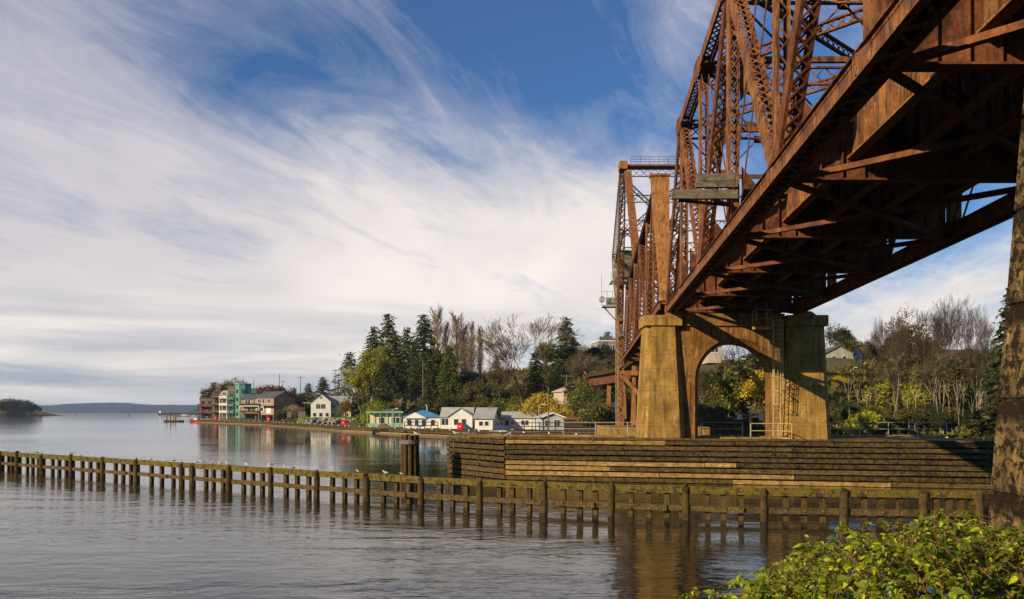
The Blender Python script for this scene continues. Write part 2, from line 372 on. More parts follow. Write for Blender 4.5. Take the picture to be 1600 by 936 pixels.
# ================================================================ water, land, far hills
m, g, bs = base_mat('river_water')
p = worldpos(g)
sp = g.n('ShaderNodeSeparateXYZ', i_0=p)
dist = g.vmath('LENGTH', p, out=1)
wp = g.mapping(p, rot=(0, 0, R(20)), scale=(0.55, 1.0, 1))
w1 = g.noise(wp, 1.9, 3, 0.5, 0.6); w2 = g.noise(g.mapping(p, scale=(0.4, 1, 1)), 0.42, 4, 0.55, 0.8)
w3 = g.noise(wp, 7.0, 3, 0.6)
calm = g.ramp(g.noise(g.mapping(p, rot=(0, 0, R(-12)), scale=(0.35, 1, 1)), 0.035, 4, 0.55, 0.6), [(0.42, 0.10), (0.60, 1.0)])
far = g.math('DIVIDE', 45.0, g.math('ADD', dist, 22.0), clamp=True)
h = g.math('ADD', g.math('MULTIPLY', w2, 1.3), g.math('ADD', g.math('MULTIPLY', w1, 0.42), g.math('MULTIPLY', w3, 0.075)))
b = g.n('ShaderNodeBump'); g.put(b.inputs['Height'], h); b.inputs['Distance'].default_value = 0.16
g.put(b.inputs['Strength'], g.math('MULTIPLY', g.math('MULTIPLY', calm, far), 0.68))
g.put(bs.inputs['Normal'], b.outputs[0])
bs.inputs['Base Color'].default_value = (0.012, 0.015, 0.012, 1)
g.put(bs.inputs['Roughness'], g.ramp(dist, [(0.0, 0.03), (1.0, 0.06)]))
bs.inputs['IOR'].default_value = 1.33; M_WATER = m
wb = MB(); wb.add([(-16000, -200, 0), (16000, -200, 0), (16000, 16000, 0), (-16000, 16000, 0)], [(0, 1, 2, 3)])
tag(wb.build('water', M_WATER), kind='structure')
sb = MB(); sb.add([(-16000, -200, -4), (16000, -200, -4), (16000, 16000, -4), (-16000, 16000, -4)], [(0, 1, 2, 3)])
tag(sb.build('ground', paint('river_bed_mud', (0.05, 0.045, 0.03), 0.95)), kind='structure')

SH = [(-352, 905), (-230, 590), (-158, 402), (-104, 322), (-66, 268), (-52, 240), (-44, 226), (-20, 208), (8, 178), (34, 146), (58, 122), (110, 114), (220, 108), (420, 95)]
def shore_y(x):
    if x < SH[0][0]: return 1e6
    for (x0, y0), (x1, y1) in zip(SH, SH[1:]):
        if x0 <= x <= x1:
            t = (x - x0) / (x1 - x0); return y0 + (y1 - y0) * t
    return SH[0][1] if x < SH[0][0] else SH[-1][1]
def sst(a, b, x):
    t = max(0, min(1, (x - a) / (b - a))); return t * t * (3 - 2 * t)
def shore_dist(x, y):
    """signed distance from the shore line, positive on land"""
    best = 1e9
    for (x0, y0), (x1, y1) in zip(SH, SH[1:]):
        dx, dy = x1 - x0, y1 - y0; t = max(0, min(1, ((x - x0) * dx + (y - y0) * dy) / (dx * dx + dy * dy)))
        best = min(best, math.hypot(x - x0 - dx * t, y - y0 - dy * t))
    return best if y > shore_y(x) else -best
def wob(x, y): return math.sin(x * 0.21 + y * 0.13) * 0.6 + math.sin(x * 0.07 - y * 0.19 + 1.3) * 0.9
def ground(x, y):
    s = shore_dist(x, y)
    if s < 0: return -2.0 if s < -3 else -2.0 + (3 + s) * 0.9
    fl = sst(-130, -100, x) * (1 - sst(-58, -44, x)); e = 0.5 + (1.6 - .9 * fl) * sst(0, 6, s)
    H = 5 + 13 * sst(-150, -60, x) - 2.5 * sst(30, 70, x)
    e += H * sst(8 + 34 * fl, 85 - 22 * sst(0, 30, x) + 20 * fl, s) - 2.5 * sst(60, 130, x) * sst(20, 60, s)
    return e + wob(x, y) * 0.5 * sst(4, 20, s)
m, g, bs = base_mat('hillside_soil_and_grass')
p = worldpos(g); n1 = g.noise(p, 0.12, 6, 0.6); n2 = g.noise(p, 1.2, 6, 0.7)
c = g.mix(g.ramp(n1, [(0.42, 0.0), (0.58, 1.0)]), (0.07, 0.055, 0.022), (0.055, 0.075, 0.018))
c = g.mix(g.ramp(n2, [(0.35, 0.0), (0.65, 1.0)]), c, (0.10, 0.075, 0.035))
g.put(bs.inputs['Base Color'], c); bs.inputs['Roughness'].default_value = 0.95; bump(g, bs, n2, 0.7, 0.4); M_SOIL = m
xs = np.concatenate([np.arange(-350, -200, 10), np.arange(-200, 150, 5), np.arange(150, 430, 15)])
ys = np.concatenate([np.arange(88, 460, 5), np.arange(460, 1000, 18)])
tb = MB(); vs = [(x, y, ground(x, y)) for y in ys for x in xs]; nx = len(xs)
tb.add(vs, [(j * nx + i, j * nx + i + 1, (j + 1) * nx + i + 1, (j + 1) * nx + i) for j in range(len(ys) - 1) for i in range(nx - 1)])
tag(tb.build('terrain', M_SOIL, smooth=True), kind='structure')
# grassy lawn in front of the white house, as a low rise of its own
m, g, bs = base_mat('lawn_grass'); p = worldpos(g); n1 = g.noise(p, 0.6, 6, 0.7)
g.put(bs.inputs['Base Color'], g.mix(g.ramp(n1, [(0.35, 0), (0.65, 1)]), (0.08, 0.14, 0.012), (0.17, 0.26, 0.02))); bs.inputs['Roughness'].default_value = 0.95
bump(g, bs, g.noise(p, 9, 3), 0.6, 0.1); M_LAWN = m
# far hills across the sound
m, g, bs = base_mat('far_wooded_hill'); p = worldpos(g)
n1 = g.noise(g.mapping(p, scale=(1, 1, 3)), 0.006, 8, 0.7); n2 = g.noise(p, 0.03, 5, 0.7)
c = g.mix(g.ramp(n1, [(0.4, 0), (0.6, 1)]), (0.012, 0.020, 0.022), (0.030, 0.034, 0.032))
c = g.mix(g.ramp(n2, [(0.6, 0), (0.7, 0.6)]), c, (0.07, 0.06, 0.05))
g.put(bs.inputs['Base Color'], c); bs.inputs['Roughness'].default_value = 0.95; M_HILL = m
def ridge(name, d, prof, depth, seed):
    r = random.Random(seed); b = MB(); pts = []
    x0, x1 = prof[0][0], prof[-1][0]; n = 320; rows = []
    for i in range(n + 1):
        px = x0 + (x1 - x0) * i / n
        for (a, ya), (c_, yc) in zip(prof, prof[1:]):
            if a <= px <= c_: py = ya + (yc - ya) * (px - a) / (c_ - a); break
        top = (HZ - py) / F * d + EYE + r.uniform(-1, 1) * d * 0.0003 + math.sin(i * 0.35) * d * .0002
        x = xw(px, d)
        rows.append([(x, d, -1), (x, d + depth * 0.02, top * 0.35 + r.uniform(0, 4)), (x, d + depth * 0.2, top * 0.8 + r.uniform(-2, 2)), (x, d + depth * 0.5, top), (x, d + depth, top * 0.5), (x, d + depth * 1.2, -1)])
    vs = [v for row in rows for v in row]
    b.add(vs, [(i * 6 + j, (i + 1) * 6 + j, (i + 1) * 6 + j + 1, i * 6 + j + 1) for i in range(n) for j in range(5)])
    return tag(b.build(name, M_HILL, smooth=True), kind='structure')
ridge('hills', 5200, [(-900, 634), (-100, 632), (30, 631), (60, 627), (110, 627.5), (150, 630), (200, 631), (320, 632.5), (500, 636), (900, 637), (1700, 636), (2400, 634)], 1500, 3)

# near bank on the right, under the camera and the near pier
def nearbank(x, y):
    edge = 2.6 + max(0, x - 1.0) * 0.75 - max(0, -x) * 0.15
    edge = min(edge, 8.0)
    e = edge - y
    return 2.9 * sst(-3.5, 1.2, e) - 1.0 + wob(x * 5, y * 5) * 0.06
xs = np.arange(-30, 60, 0.6); ys = np.arange(-25, 14, 0.6); nx = len(xs)
nb = MB(); nb.add([(x, y, nearbank(x, y)) for y in ys for x in xs], [(j * nx + i, j * nx + i + 1, (j + 1) * nx + i + 1, (j + 1) * nx + i) for j in range(len(ys) - 1) for i in range(nx - 1)])
tag(nb.build('river_bank', M_SOIL, smooth=True), kind='structure')

# ================================================================ concrete piers
BR = 115 / 1250.0
def P(X, d, h): return Vector((X + BR * d, d, EYE + h))
def pier(name, yc, xo, zb, label, mc, ma, caplow=6.0, captop=6.75, cham=0.38, course=1.25, groove=0.02):
    """two battered columns joined by a wall with a round-headed opening; front face at yc"""
    o = empty(name, (xo + 6.5, yc + 1.7, zb), 0, label, 'bridge pier')
    z0 = zb; z1 = EYE + caplow; z2 = EYE + captop
    D = 3.4
    def column(x0, x1):
        b = MB(); bt = 0.055 * (z1 - 2.6); ex = 0.045 * (2.6 - z0)
        base = [(x0 - ex, yc - ex), (x1 + ex, yc - ex), (x1 + ex, yc + D + ex), (x0 - ex, yc + D + ex)]
        top = [(x0 + bt, yc + bt), (x1 - bt * 0.7, yc + bt), (x1 - bt * 0.7, yc + D - bt), (x0 + bt, yc + D - bt)]
        # chamfered corners
        def ch(q, c=cham):
            r_ = []
            for i in range(4):
                a = Vector(q[i]); pv = Vector(q[i - 1]); nx_ = Vector(q[(i + 1) % 4])
                r_.append(tuple(a + (pv - a).normalized() * c)); r_.append(tuple(a + (nx_ - a).normalized() * c))
            return r_
        rings = []; lv = [(z0, 0)]; zc = z0 + course
        while zc < z1 - .2: lv += [(zc - .022, 0), (zc - .010, 1), (zc + .010, 1), (zc + .022, 0)]; zc += course
        lv.append((z1, 0)); n_ = len(lv) - 1
        for zz, gr in lv:
            t = (zz - z0) / (z1 - z0); q = [((a[0] * (1 - t) + c[0] * t), (a[1] * (1 - t) + c[1] * t)) for a, c in zip(base, top)]
            if gr: q = [(q[0][0] + groove, q[0][1] + groove), (q[1][0] - groove, q[1][1] + groove), (q[2][0] - groove, q[2][1] - groove), (q[3][0] + groove, q[3][1] - groove)]
            rings.append([(x, y, zz) for x, y in ch(q)])
        vs = [v for r_ in rings for v in r_]
        fs = [(k * 8 + i, k * 8 + (i + 1) % 8, (k + 1) * 8 + (i + 1) % 8, (k + 1) * 8 + i) for k in range(n_) for i in range(8)]
        b.add(vs, fs + [tuple(range(7, -1, -1)), tuple(range(n_ * 8, n_ * 8 + 8))])
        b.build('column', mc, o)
        c = MB(); cx0, cx1 = top[0][0] - 0.14, top[1][0] + 0.12
        c.box(cx0, cx1, yc + bt - 0.14, yc + D - bt + 0.14, z1 + 0.002, z2)
        c.build('column_cap', mc, o, bevel=0.03)
    L0, L1, R0, R1 = xo, xo + 3.1, xo + 9.85, xo + 13.25
    column(L0, L1); column(R0, R1)
    # arch wall, set back
    cx = xo + 6.82; rad = 2.62; sp_ = EYE + 2.25; yw0, yw1 = yc + 0.85, yc + D - 0.6; r1 = rad + .30
    xl, xr = L1 - 0.25, R0 + 0.25; zt = z1 + 0.02
    w = MB()
    arc = [(cx - rad, z0)] + [(cx - rad * math.cos(a), sp_ + rad * math.sin(a)) for a in [math.pi * i / 28 for i in range(29)]] + [(cx + rad, z0)]
    N = len(arc); arcf = [(cx - r1, z0)] + [(cx - r1 * math.cos(a), sp_ + r1 * math.sin(a)) for a in [math.pi * i / 28 for i in range(29)]] + [(cx + r1, z0)]
    outer = [(xl, z0)] + [(xl + (xr - xl) * i / 28, zt) for i in range(29)] + [(xr, z0)]
    for i in range(N - 1):
        a, b_, c_, d_ = arc[i], arc[i + 1], outer[i + 1], outer[i]
        af, bf = arcf[i], arcf[i + 1]
        w.add([(af[0], yw0, af[1]), (bf[0], yw0, bf[1]), (c_[0], yw0, c_[1]), (d_[0], yw0, d_[1])], [(0, 1, 2, 3)])
        w.add([(af[0], yw0, af[1]), (bf[0], yw0, bf[1]), (b_[0], yw0 + .4, b_[1]), (a[0], yw0 + .4, a[1])], [(0, 1, 2, 3)])
        for yy, flip in ((yw1, 1),):
            q = [(a[0], yy, a[1]), (b_[0], yy, b_[1]), (c_[0], yy, c_[1]), (d_[0], yy, d_[1])]
            w.add(q if flip else q[::-1], [(0, 1, 2, 3)])
        w.add([(a[0], yw0 + .4, a[1]), (b_[0], yw0 + .4, b_[1]), (b_[0], yw1, b_[1]), (a[0], yw1, a[1])], [(0, 1, 2, 3)])
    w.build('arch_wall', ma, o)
    e = MB(); e.box(L1 - 0.3, R0 + 0.3, yw0 - 0.16, yw1 + 0.16, zt + 0.003, z2 + 0.15); e.build('cross_beam', ma, o, bevel=0.03)
    for X in (xo + 2.45, xo + 11.55):
        s_ = MB(); s_.prism([(X - 0.75, z2 + 0.003), (X + 0.75, z2 + 0.003), (X + 0.38, z2 + 0.28), (X - 0.38, z2 + 0.28)], 'y', yc + 0.5, yc + 1.7)
        s_.build('bearing_shoe', M_TAN, o)
    return o
PIERY = 55.2
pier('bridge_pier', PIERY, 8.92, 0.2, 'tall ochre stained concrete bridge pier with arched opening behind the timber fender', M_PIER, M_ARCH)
pier('bridge_pier', 3.75, 4.06, -0.8, 'lichen blotched concrete pier closest to the brambles at the right picture edge', M_NEAR, M_NEAR, cham=0.10, course=0.80, groove=0.018)

# ================================================================ steel members
LAT = Vector((1, 0, 0))
def laced(b, A, B, w=0.5, dep=0.36, pitch=0.5, dbl=False, plate=0.03, lace=0.065, batten=0.7, mi=0, sides=(-1, 1)):
    """built-up member: two channels tied by lacing bars and end batten plates"""
    A = Vector(A); B = Vector(B); t = B - A; L = t.length; t.normalize()
    lat = LAT - t * LAT.dot(t); lat.normalize(); n = t.cross(lat)
    for s_ in (-1, 1):
        b.frame((A + B) / 2 + lat * (s_ * w / 2), t * (L / 2), lat * (plate / 2), n * (dep / 2), mi)
        for q in (-1, 1):
            b.frame((A + B) / 2 + lat * (s_ * (w / 2 + plate * 0.5 - 0.055)) + n * (q * (dep / 2 + 0.012)), t * (L / 2), lat * 0.055, n * 0.012, mi)
    x0 = min(batten, L * 0.2); k = max(2, int(round((L - 2 * x0) / pitch))); st = (L - 2 * x0) / k
    for q in sides:
        off = n * (q * (dep / 2 + 0.034))
        for e0, e1 in ((0.05, x0), (L - x0, L - 0.05)):
            b.frame(A + t * ((e0 + e1) / 2) + off, t * ((e1 - e0) / 2), lat * (w / 2), n * 0.01, mi)
        for i in range(k):
            s_ = 1 if i % 2 else -1
            a_ = A + t * (x0 + st * i) + off; c_ = A + t * (x0 + st * (i + 1)) + off
            b.bar(a_ - lat * (s_ * (w / 2 - 0.05)), c_ + lat * (s_ * (w / 2 - 0.05)), lace, 0.014, n.cross(t), mi)
            if dbl: b.bar(a_ + lat * (s_ * (w / 2 - 0.05)) + n * q * 0.016, c_ - lat * (s_ * (w / 2 - 0.05)) + n * q * 0.016, lace, 0.014, n.cross(t), mi)
def solidbox(b, A, B, w, dep, mi=0):
    A = Vector(A); B = Vector(B); t = (B - A).normalized(); lat = (LAT - t * LAT.dot(t)).normalized(); n = t.cross(lat)
    b.frame((A + B) / 2, t * ((B - A).length / 2), lat * (w / 2), n * (dep / 2), mi)
def chord(b, A, B, w=0.46, dep=0.55, pitch=0.55, mi=0):
    """chord: two deep web plates with angles, top plate, lacing below"""
    A = Vector(A); B = Vector(B); t = (B - A).normalized(); lat = (LAT - t * LAT.dot(t)).normalized(); n = t.cross(lat); L = (B - A).length
    if n.z < 0: n = -n
    for s_ in (-1, 1):
        b.frame((A + B) / 2 + lat * (s_ * w / 2), t * (L / 2), lat * 0.02, n * (dep / 2), mi)
        for q in (-1, 1):
            b.frame((A + B) / 2 + lat * (s_ * (w / 2 + 0.03)) + n * (q * (dep / 2 - 0.05)), t * (L / 2), lat * 0.01, n * 0.05, mi)
            b.frame((A + B) / 2 + lat * (s_ * (w / 2 + 0.02)) + n * (q * (dep / 2 + 0.01)), t * (L / 2), lat * 0.10, n * 0.01, mi)
    b.frame((A + B) / 2 + n * (dep / 2 + 0.03), t * (L / 2), lat * (w / 2 + 0.06), n * 0.01, mi)
    k = int(L / pitch); st = L / k; off = -n * (dep / 2 + 0.03)
    for i in range(k):
        a_ = A + t * (st * i) + off; c_ = A + t * (st * (i + 1)) + off; s_ = 1 if i % 2 else -1
        b.bar(a_ - lat * (s_ * (w / 2)), c_ + lat * (s_ * (w / 2)), 0.09, 0.014, n.cross(t), mi)
        b.frame((a_ + c_) / 2 - n * 0.016, t * 0.07, lat * (w / 2), n * 0.006, mi) if i % 2 else None
def rivets(b, A, B, nrm, up, offs, pitch=0.16, r=0.022, mi=0):
    """rows of domed rivet heads on a plate"""
    A = Vector(A); B = Vector(B); t = (B - A); L = t.length; t.normalize(); k = int(L / pitch)
    for i in range(k):
        for o_ in offs:
            c = A + t * (pitch * (i + 0.5)) + up * o_
            vs = [c + t * r, c + up * r, c - t * r, c - up * r, c + nrm * r * 0.9]
            b.add(vs, [(0, 1, 4), (1, 2, 4), (2, 3, 4), (3, 0, 4)], mi)
def lattice_strut(b, A, B, hgt=0.8, pitch=0.75, mi=0, fl=0.09):
    """open latticed strut between trusses: two flanges and crossing bars"""
    A = Vector(A); B = Vector(B); t = (B - A).normalized(); L = (B - A).length; up = Vector((0, 0, 1)); up = (up - t * up.dot(t)).normalized(); sd = t.cross(up)
    for q in (-1, 1):
        b.frame((A + B) / 2 + up * (q * hgt / 2), t * (L / 2), up * 0.045, sd * fl, mi)
    k = max(2, int(L / pitch)); st = L / k
    for i in range(k):
        a_ = A + t * st * i; c_ = A + t * st * (i + 1)
        b.bar(a_ - up * hgt / 2 + sd * .03, c_ + up * hgt / 2 + sd * .03, 0.07, 0.02, up, mi)
        b.bar(a_ + up * hgt / 2 - sd * .03, c_ - up * hgt / 2 - sd * .03, 0.07, 0.02, up, mi)
def gusset(b, C, w, hgt, X, t=0.03, mi=0):
    """eight-sided gusset plate in the truss plane, plus the joint pin"""
    cx, cy, cz = C; pts = [(-w, -hgt * .5), (-w * .55, -hgt), (w * .55, -hgt), (w, -hgt * .5), (w, hgt * .5), (w * .5, hgt), (-w * .5, hgt), (-w, hgt * .5)]
    for s_ in (-1, 1):
        x = cx + s_ * X; vs = [(x - t / 2, cy + a, cz + c) for a, c in pts] + [(x + t / 2, cy + a, cz + c) for a, c in pts]
        b.add(vs, [(i, (i + 1) % 8, 8 + (i + 1) % 8, 8 + i) for i in range(8)] + [tuple(range(7, -1, -1)), tuple(range(8, 16))], mi)
        for a, c in [(w * .75 * math.cos(k * .7), hgt * .75 * math.sin(k * .7)) for k in range(9)]:
            b.tube((x, cy + a, cz + c), (x + s_ * 0.04, cy + a, cz + c), 0.03, 0.02, 5, mi)

XL, XR = 6.02, 15.05            # truss centre planes (lateral)
def part(fn, name, mat, par, *a, **k):
    b = MB(); fn(b, *a, **k); return b.build(name, mat, par)

# ================================================================ near fixed span
NS = empty('truss_bridge_span', P(10.5, 31, 7.3), 0, 'rusty red riveted through truss span overhead with laced posts and dark floor girders', 'bridge span')
def npart(fn, name, mat, *a, **k):
    b = MB(); fn(b, *a, **k); return b.build(name, mat, NS)
PP = [57.0 - 8.1 * i for i in range(7)]; HC = 7.3; HT = 17.6
for X in (XL, XR):
    for i in range(6):
        if X == XL and PP[i + 1] > 0 or X == XR:
            def f(b, X=X, i=i):
                A, B = P(X, PP[i], HC), P(X, PP[i + 1], HC); chord(b, A, B)
                if X == XL and i > 1:
                    rivets(b, A + Vector((-0.272, 0, 0)), B + Vector((-0.272, 0, 0)), Vector((-1, 0, 0)), Vector((0, 0, 1)), (-0.22, -0.16, 0.16, 0.22), 0.15, 0.016)
            npart(f, 'bottom_chord', M_RUST)
        if 0 < i < 5:
            npart(lambda b: laced(b, P(X, PP[i], HT), P(X, PP[i + 1], HT), 0.6, 0.5, 0.5, True, lace=0.07), 'top_chord', M_RUST)
    npart(lambda b: laced(b, P(X, PP[0], HC), P(X, PP[1], HT), 0.6, 0.5, 0.55, False), 'end_post', M_RUSTD)
    npart(lambda b: laced(b, P(X, PP[6], HC), P(X, PP[5], HT), 0.6, 0.5, 0.55, False), 'end_post', M_RUSTD)
    for i in (1, 2, 3, 4, 5):
        def f(b, i=i):
            laced(b, P(X, PP[i], HC), P(X, PP[i], HT), 0.42, 0.30, 0.42, i in (3,), lace=0.055)
            solidbox(b, P(X, PP[i] - .19, HC + 0.3), P(X, PP[i] - .19, HC + 1.9), 0.42, 0.02)
        npart(f, 'vertical_post', M_RUST)
    for (a, c, m_) in ((1, 2, M_RUST), (3, 2, M_RUSTD), (3, 4, M_RUST), (5, 4, M_RUSTD)):  # lit diagonals in plain rust, shaded ones in the darkened copy
        npart(lambda b: laced(b, P(X, PP[a], HT), P(X, PP[c], HC), 0.52, 0.42, 0.42, True, lace=0.06), 'diagonal', m_)
    # slender paired eye-bars
    for (a, c) in ((2, 3), (4, 3)):
        def f(b):
            for s_ in (-0.18, 0.18): b.bar(P(X + s_, PP[a], HT), P(X + s_, PP[c], HC), 0.03, 0.11)
        npart(f, 'tie_bar', M_RUSTD)
    for i in range(7): npart(lambda b: gusset(b, P(X, PP[i], HC + 0.08), 0.55, 0.30, 0.275), 'gusset_plate', M_RUST)
    for i in range(1, 6): npart(lambda b: gusset(b, P(X, PP[i], HT - 0.1), 0.8, 0.5, 0.33), 'gusset_plate', M_RUSTD)
# floor: floor beams, stringers, laterals
FBB, FBT = 7.12, 8.85
for i in range(7):
    def f(b):
        d = PP[i]; 
        b.frame(P((XL + XR) / 2, d, (FBB + FBT) / 2), Vector(((XR - XL) / 2 - 0.34, 0, 0)), Vector((0, 0.012, 0)), Vector((0, 0, (FBT - FBB) / 2)))
        for hh in (FBB, FBT):
            b.frame(P((XL + XR) / 2, d, hh), Vector(((XR - XL) / 2 - 0.34, 0, 0)), Vector((0, 0.20, 0)), Vector((0, 0, 0.025)))
        for k in range(13):
            x = XL + 0.5 + (XR - XL - 1) * k / 12
            b.frame(P(x, d, (FBB + FBT) / 2), Vector((0.012, 0, 0)), Vector((0, 0.13, 0)), Vector((0, 0, (FBT - FBB) / 2 - 0.03)))
        for s_ in (0, 1):       # triangular bracket to the post
            xx = XL + 0.36 if s_ == 0 else XR - 0.36; dx = 0.9 if s_ == 0 else -0.9
            vs = [P(xx, d - 0.02, FBT + 0.03), P(xx + dx, d - 0.02, FBT + 0.03), P(xx, d - 0.02, FBT + 1.2)]
            b.add(vs + [v + Vector((0, 0.03, 0)) for v in vs], [(0, 1, 2), (5, 4, 3), (0, 3, 4, 1), (1, 4, 5, 2), (2, 5, 3, 0)])
    npart(f, 'floor_beam', M_RUSTD)
SX = [8.2, 9.85, 11.55, 13.2]
for X in SX:
    for i in range(6):
        def f(b, X=X, i=i):
            d0, d1 = PP[i] - 0.03, PP[i + 1] + 0.03; hb, ht = 7.80, 9.30
            A = P(X, d0, (hb + ht) / 2); B = P(X, d1, (hb + ht) / 2); t = (B - A) / 2
            b.frame((A + B) / 2, t, Vector((0.012, 0, 0)), Vector((0, 0, (ht - hb) / 2)))
            for hh in (hb, ht): b.frame((A + B) / 2 + Vector((0, 0, hh - (hb + ht) / 2)), t, Vector((0.17, 0, 0)), Vector((0, 0, 0.03)), 1)
            for k in range(1, 9):
                C = A + (B - A) * (k / 9); b.frame(C, Vector((0.15, 0, 0)), Vector((0, 0.03, 0)), Vector((0, 0, (ht - hb) / 2 - 0.03)), 2 if k % 3 else 1)
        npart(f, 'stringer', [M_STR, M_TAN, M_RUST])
for i in range(6):      # bottom lateral X bracing of angles
    for (xa, xb) in ((XL + .2, XR - .2), (XR - .2, XL + .2)):
        def f(b):
            A = P(xa, PP[i], FBB - 0.06 - (0.05 if xa > xb else 0)); B = P(xb, PP[i + 1], FBB - 0.06 - (0.05 if xa > xb else 0))
            b.bar(A, B, 0.20, 0.02, Vector((1, 0, 0))); b.bar(A + Vector((0, 0, 0.09)), B + Vector((0, 0, 0.09)), 0.02, 0.18, Vector((1, 0, 0)))
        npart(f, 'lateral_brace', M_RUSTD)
    def f(b):           # stringer cross frames
        for pr in ((0, 1), (2, 3)):
            d = (PP[i] + PP[i + 1]) / 2; a, c = SX[pr[0]], SX[pr[1]]
            b.bar(P(a, d, 8.05), P(c, d, 9.2), 0.08, 0.02, (0, 0, 1)); b.bar(P(a, d + .03, 9.2), P(c, d + .03, 8.05), 0.08, 0.02, (0, 0, 1))
            b.bar(P(a, d, 8.05), P(c, d, 8.05), 0.08, 0.06, (0, 0, 1))
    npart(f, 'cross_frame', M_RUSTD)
nt = 0
for i in range(86):       # timber ties across both tracks
    d = PP[6] + 0.3 + i * 0.58
    if d > PP[0]: break
    npart(lambda b: b.box(P(7.6, d, 0).x, P(13.9, d, 0).x, d - 0.13, d + 0.13, EYE + 9.33, EYE + 9.60), 'railway_tie', M_WDARK)
for X in (8.3, 9.75, 11.7, 13.1):
    npart(lambda b: (b.bar(P(X, PP[6] - 1, 9.70), P(X, PP[0], 9.70), 0.07, 0.17), b.bar(P(X, PP[6] - 1, 9.62), P(X, PP[0], 9.62), 0.16, 0.03)), 'rail', M_RUSTD)
# overhead struts, sway frames, top laterals
for i in range(1, 6):
    d = PP[i]
    def f(b):
        lattice_strut(b, P(XL + .3, d, HT - 0.45), P(XR - .3, d, HT - 0.45), 0.85, 0.8)
        b.bar(P(XL + .3, d, HT - 3.2), P(XR - .3, d, HT - 3.2), 0.22, 0.18, (0, 0, 1))
        mx = (XL + XR) / 2
        for (a, c) in ((XL + .3, mx), (mx, XR - .3)):
            b.bar(P(a, d, HT - 0.9), P((a + c) / 2, d, HT - 3.1), 0.09, 0.06, (0, 1, 0)); b.bar(P(c, d, HT - 0.9), P((a + c) / 2, d, HT - 3.1), 0.09, 0.06, (0, 1, 0))
            b.frame(P((a + c) / 2, d, HT - 3.0), Vector((0.25, 0, 0)), Vector((0, 0.02, 0)), Vector((0, 0, 0.22)))
            b.frame(P(c if c == mx else a, d, HT - 0.95), Vector((0.25, 0, 0)), Vector((0, 0.02, 0)), Vector((0, 0, 0.2)))
        for (a, s_) in ((XL + .3, 1), (XR - .3, -1)):
            vs = [P(a, d, HT - 3.3), P(a + s_ * 1.3, d, HT - 3.3), P(a, d, HT - 4.9)]
            b.add(vs + [v + Vector((0, 0.03, 0)) for v in vs], [(0, 1, 2), (5, 4, 3), (0, 3, 4, 1), (1, 4, 5, 2), (2, 5, 3, 0)])
    npart(f, 'sway_frame', M_RUST if i > 1 else M_RUSTD)
for i in range(1, 5):
    for (xa, xb) in ((XL + .3, XR - .3), (XR - .3, XL + .3)):
        npart(lambda b: lattice_strut(b, P(xa, PP[i], HT - 0.1 - (.05 if xa > xb else 0)), P(xb, PP[i + 1], HT - 0.1 - (.05 if xa > xb else 0)), 0.45, 0.5), 'top_lateral', M_RUSTD)
# weathered planks of the refuge outside the truss
for (x0, x1, y0, y1, dd) in ((1050, 1152, 297, 311, 31.6), (1087, 1152, 284, 293, 31.9), (1089, 1152, 272, 283.4, 31.95)):
    a, c = at(x0, y0, dd), at(x1, y1, dd)
    npart(lambda b: b.box(a.x, c.x, dd - 0.1, dd + 0.12, c.z, a.z), 'plank', M_WGREY)
for (x, y0, y1) in ((1062, 311, 330), (1120, 311, 335)):
    a, c = at(x, y0, 31.6), at(x, y1, 31.6)
    npart(lambda b: b.bar(Vector((a.x, 31.8, a.z)), Vector((XL + BR * 32, 32.4, a.z - .05)), 0.1, 0.1), 'plank_bracket', M_RUSTD)

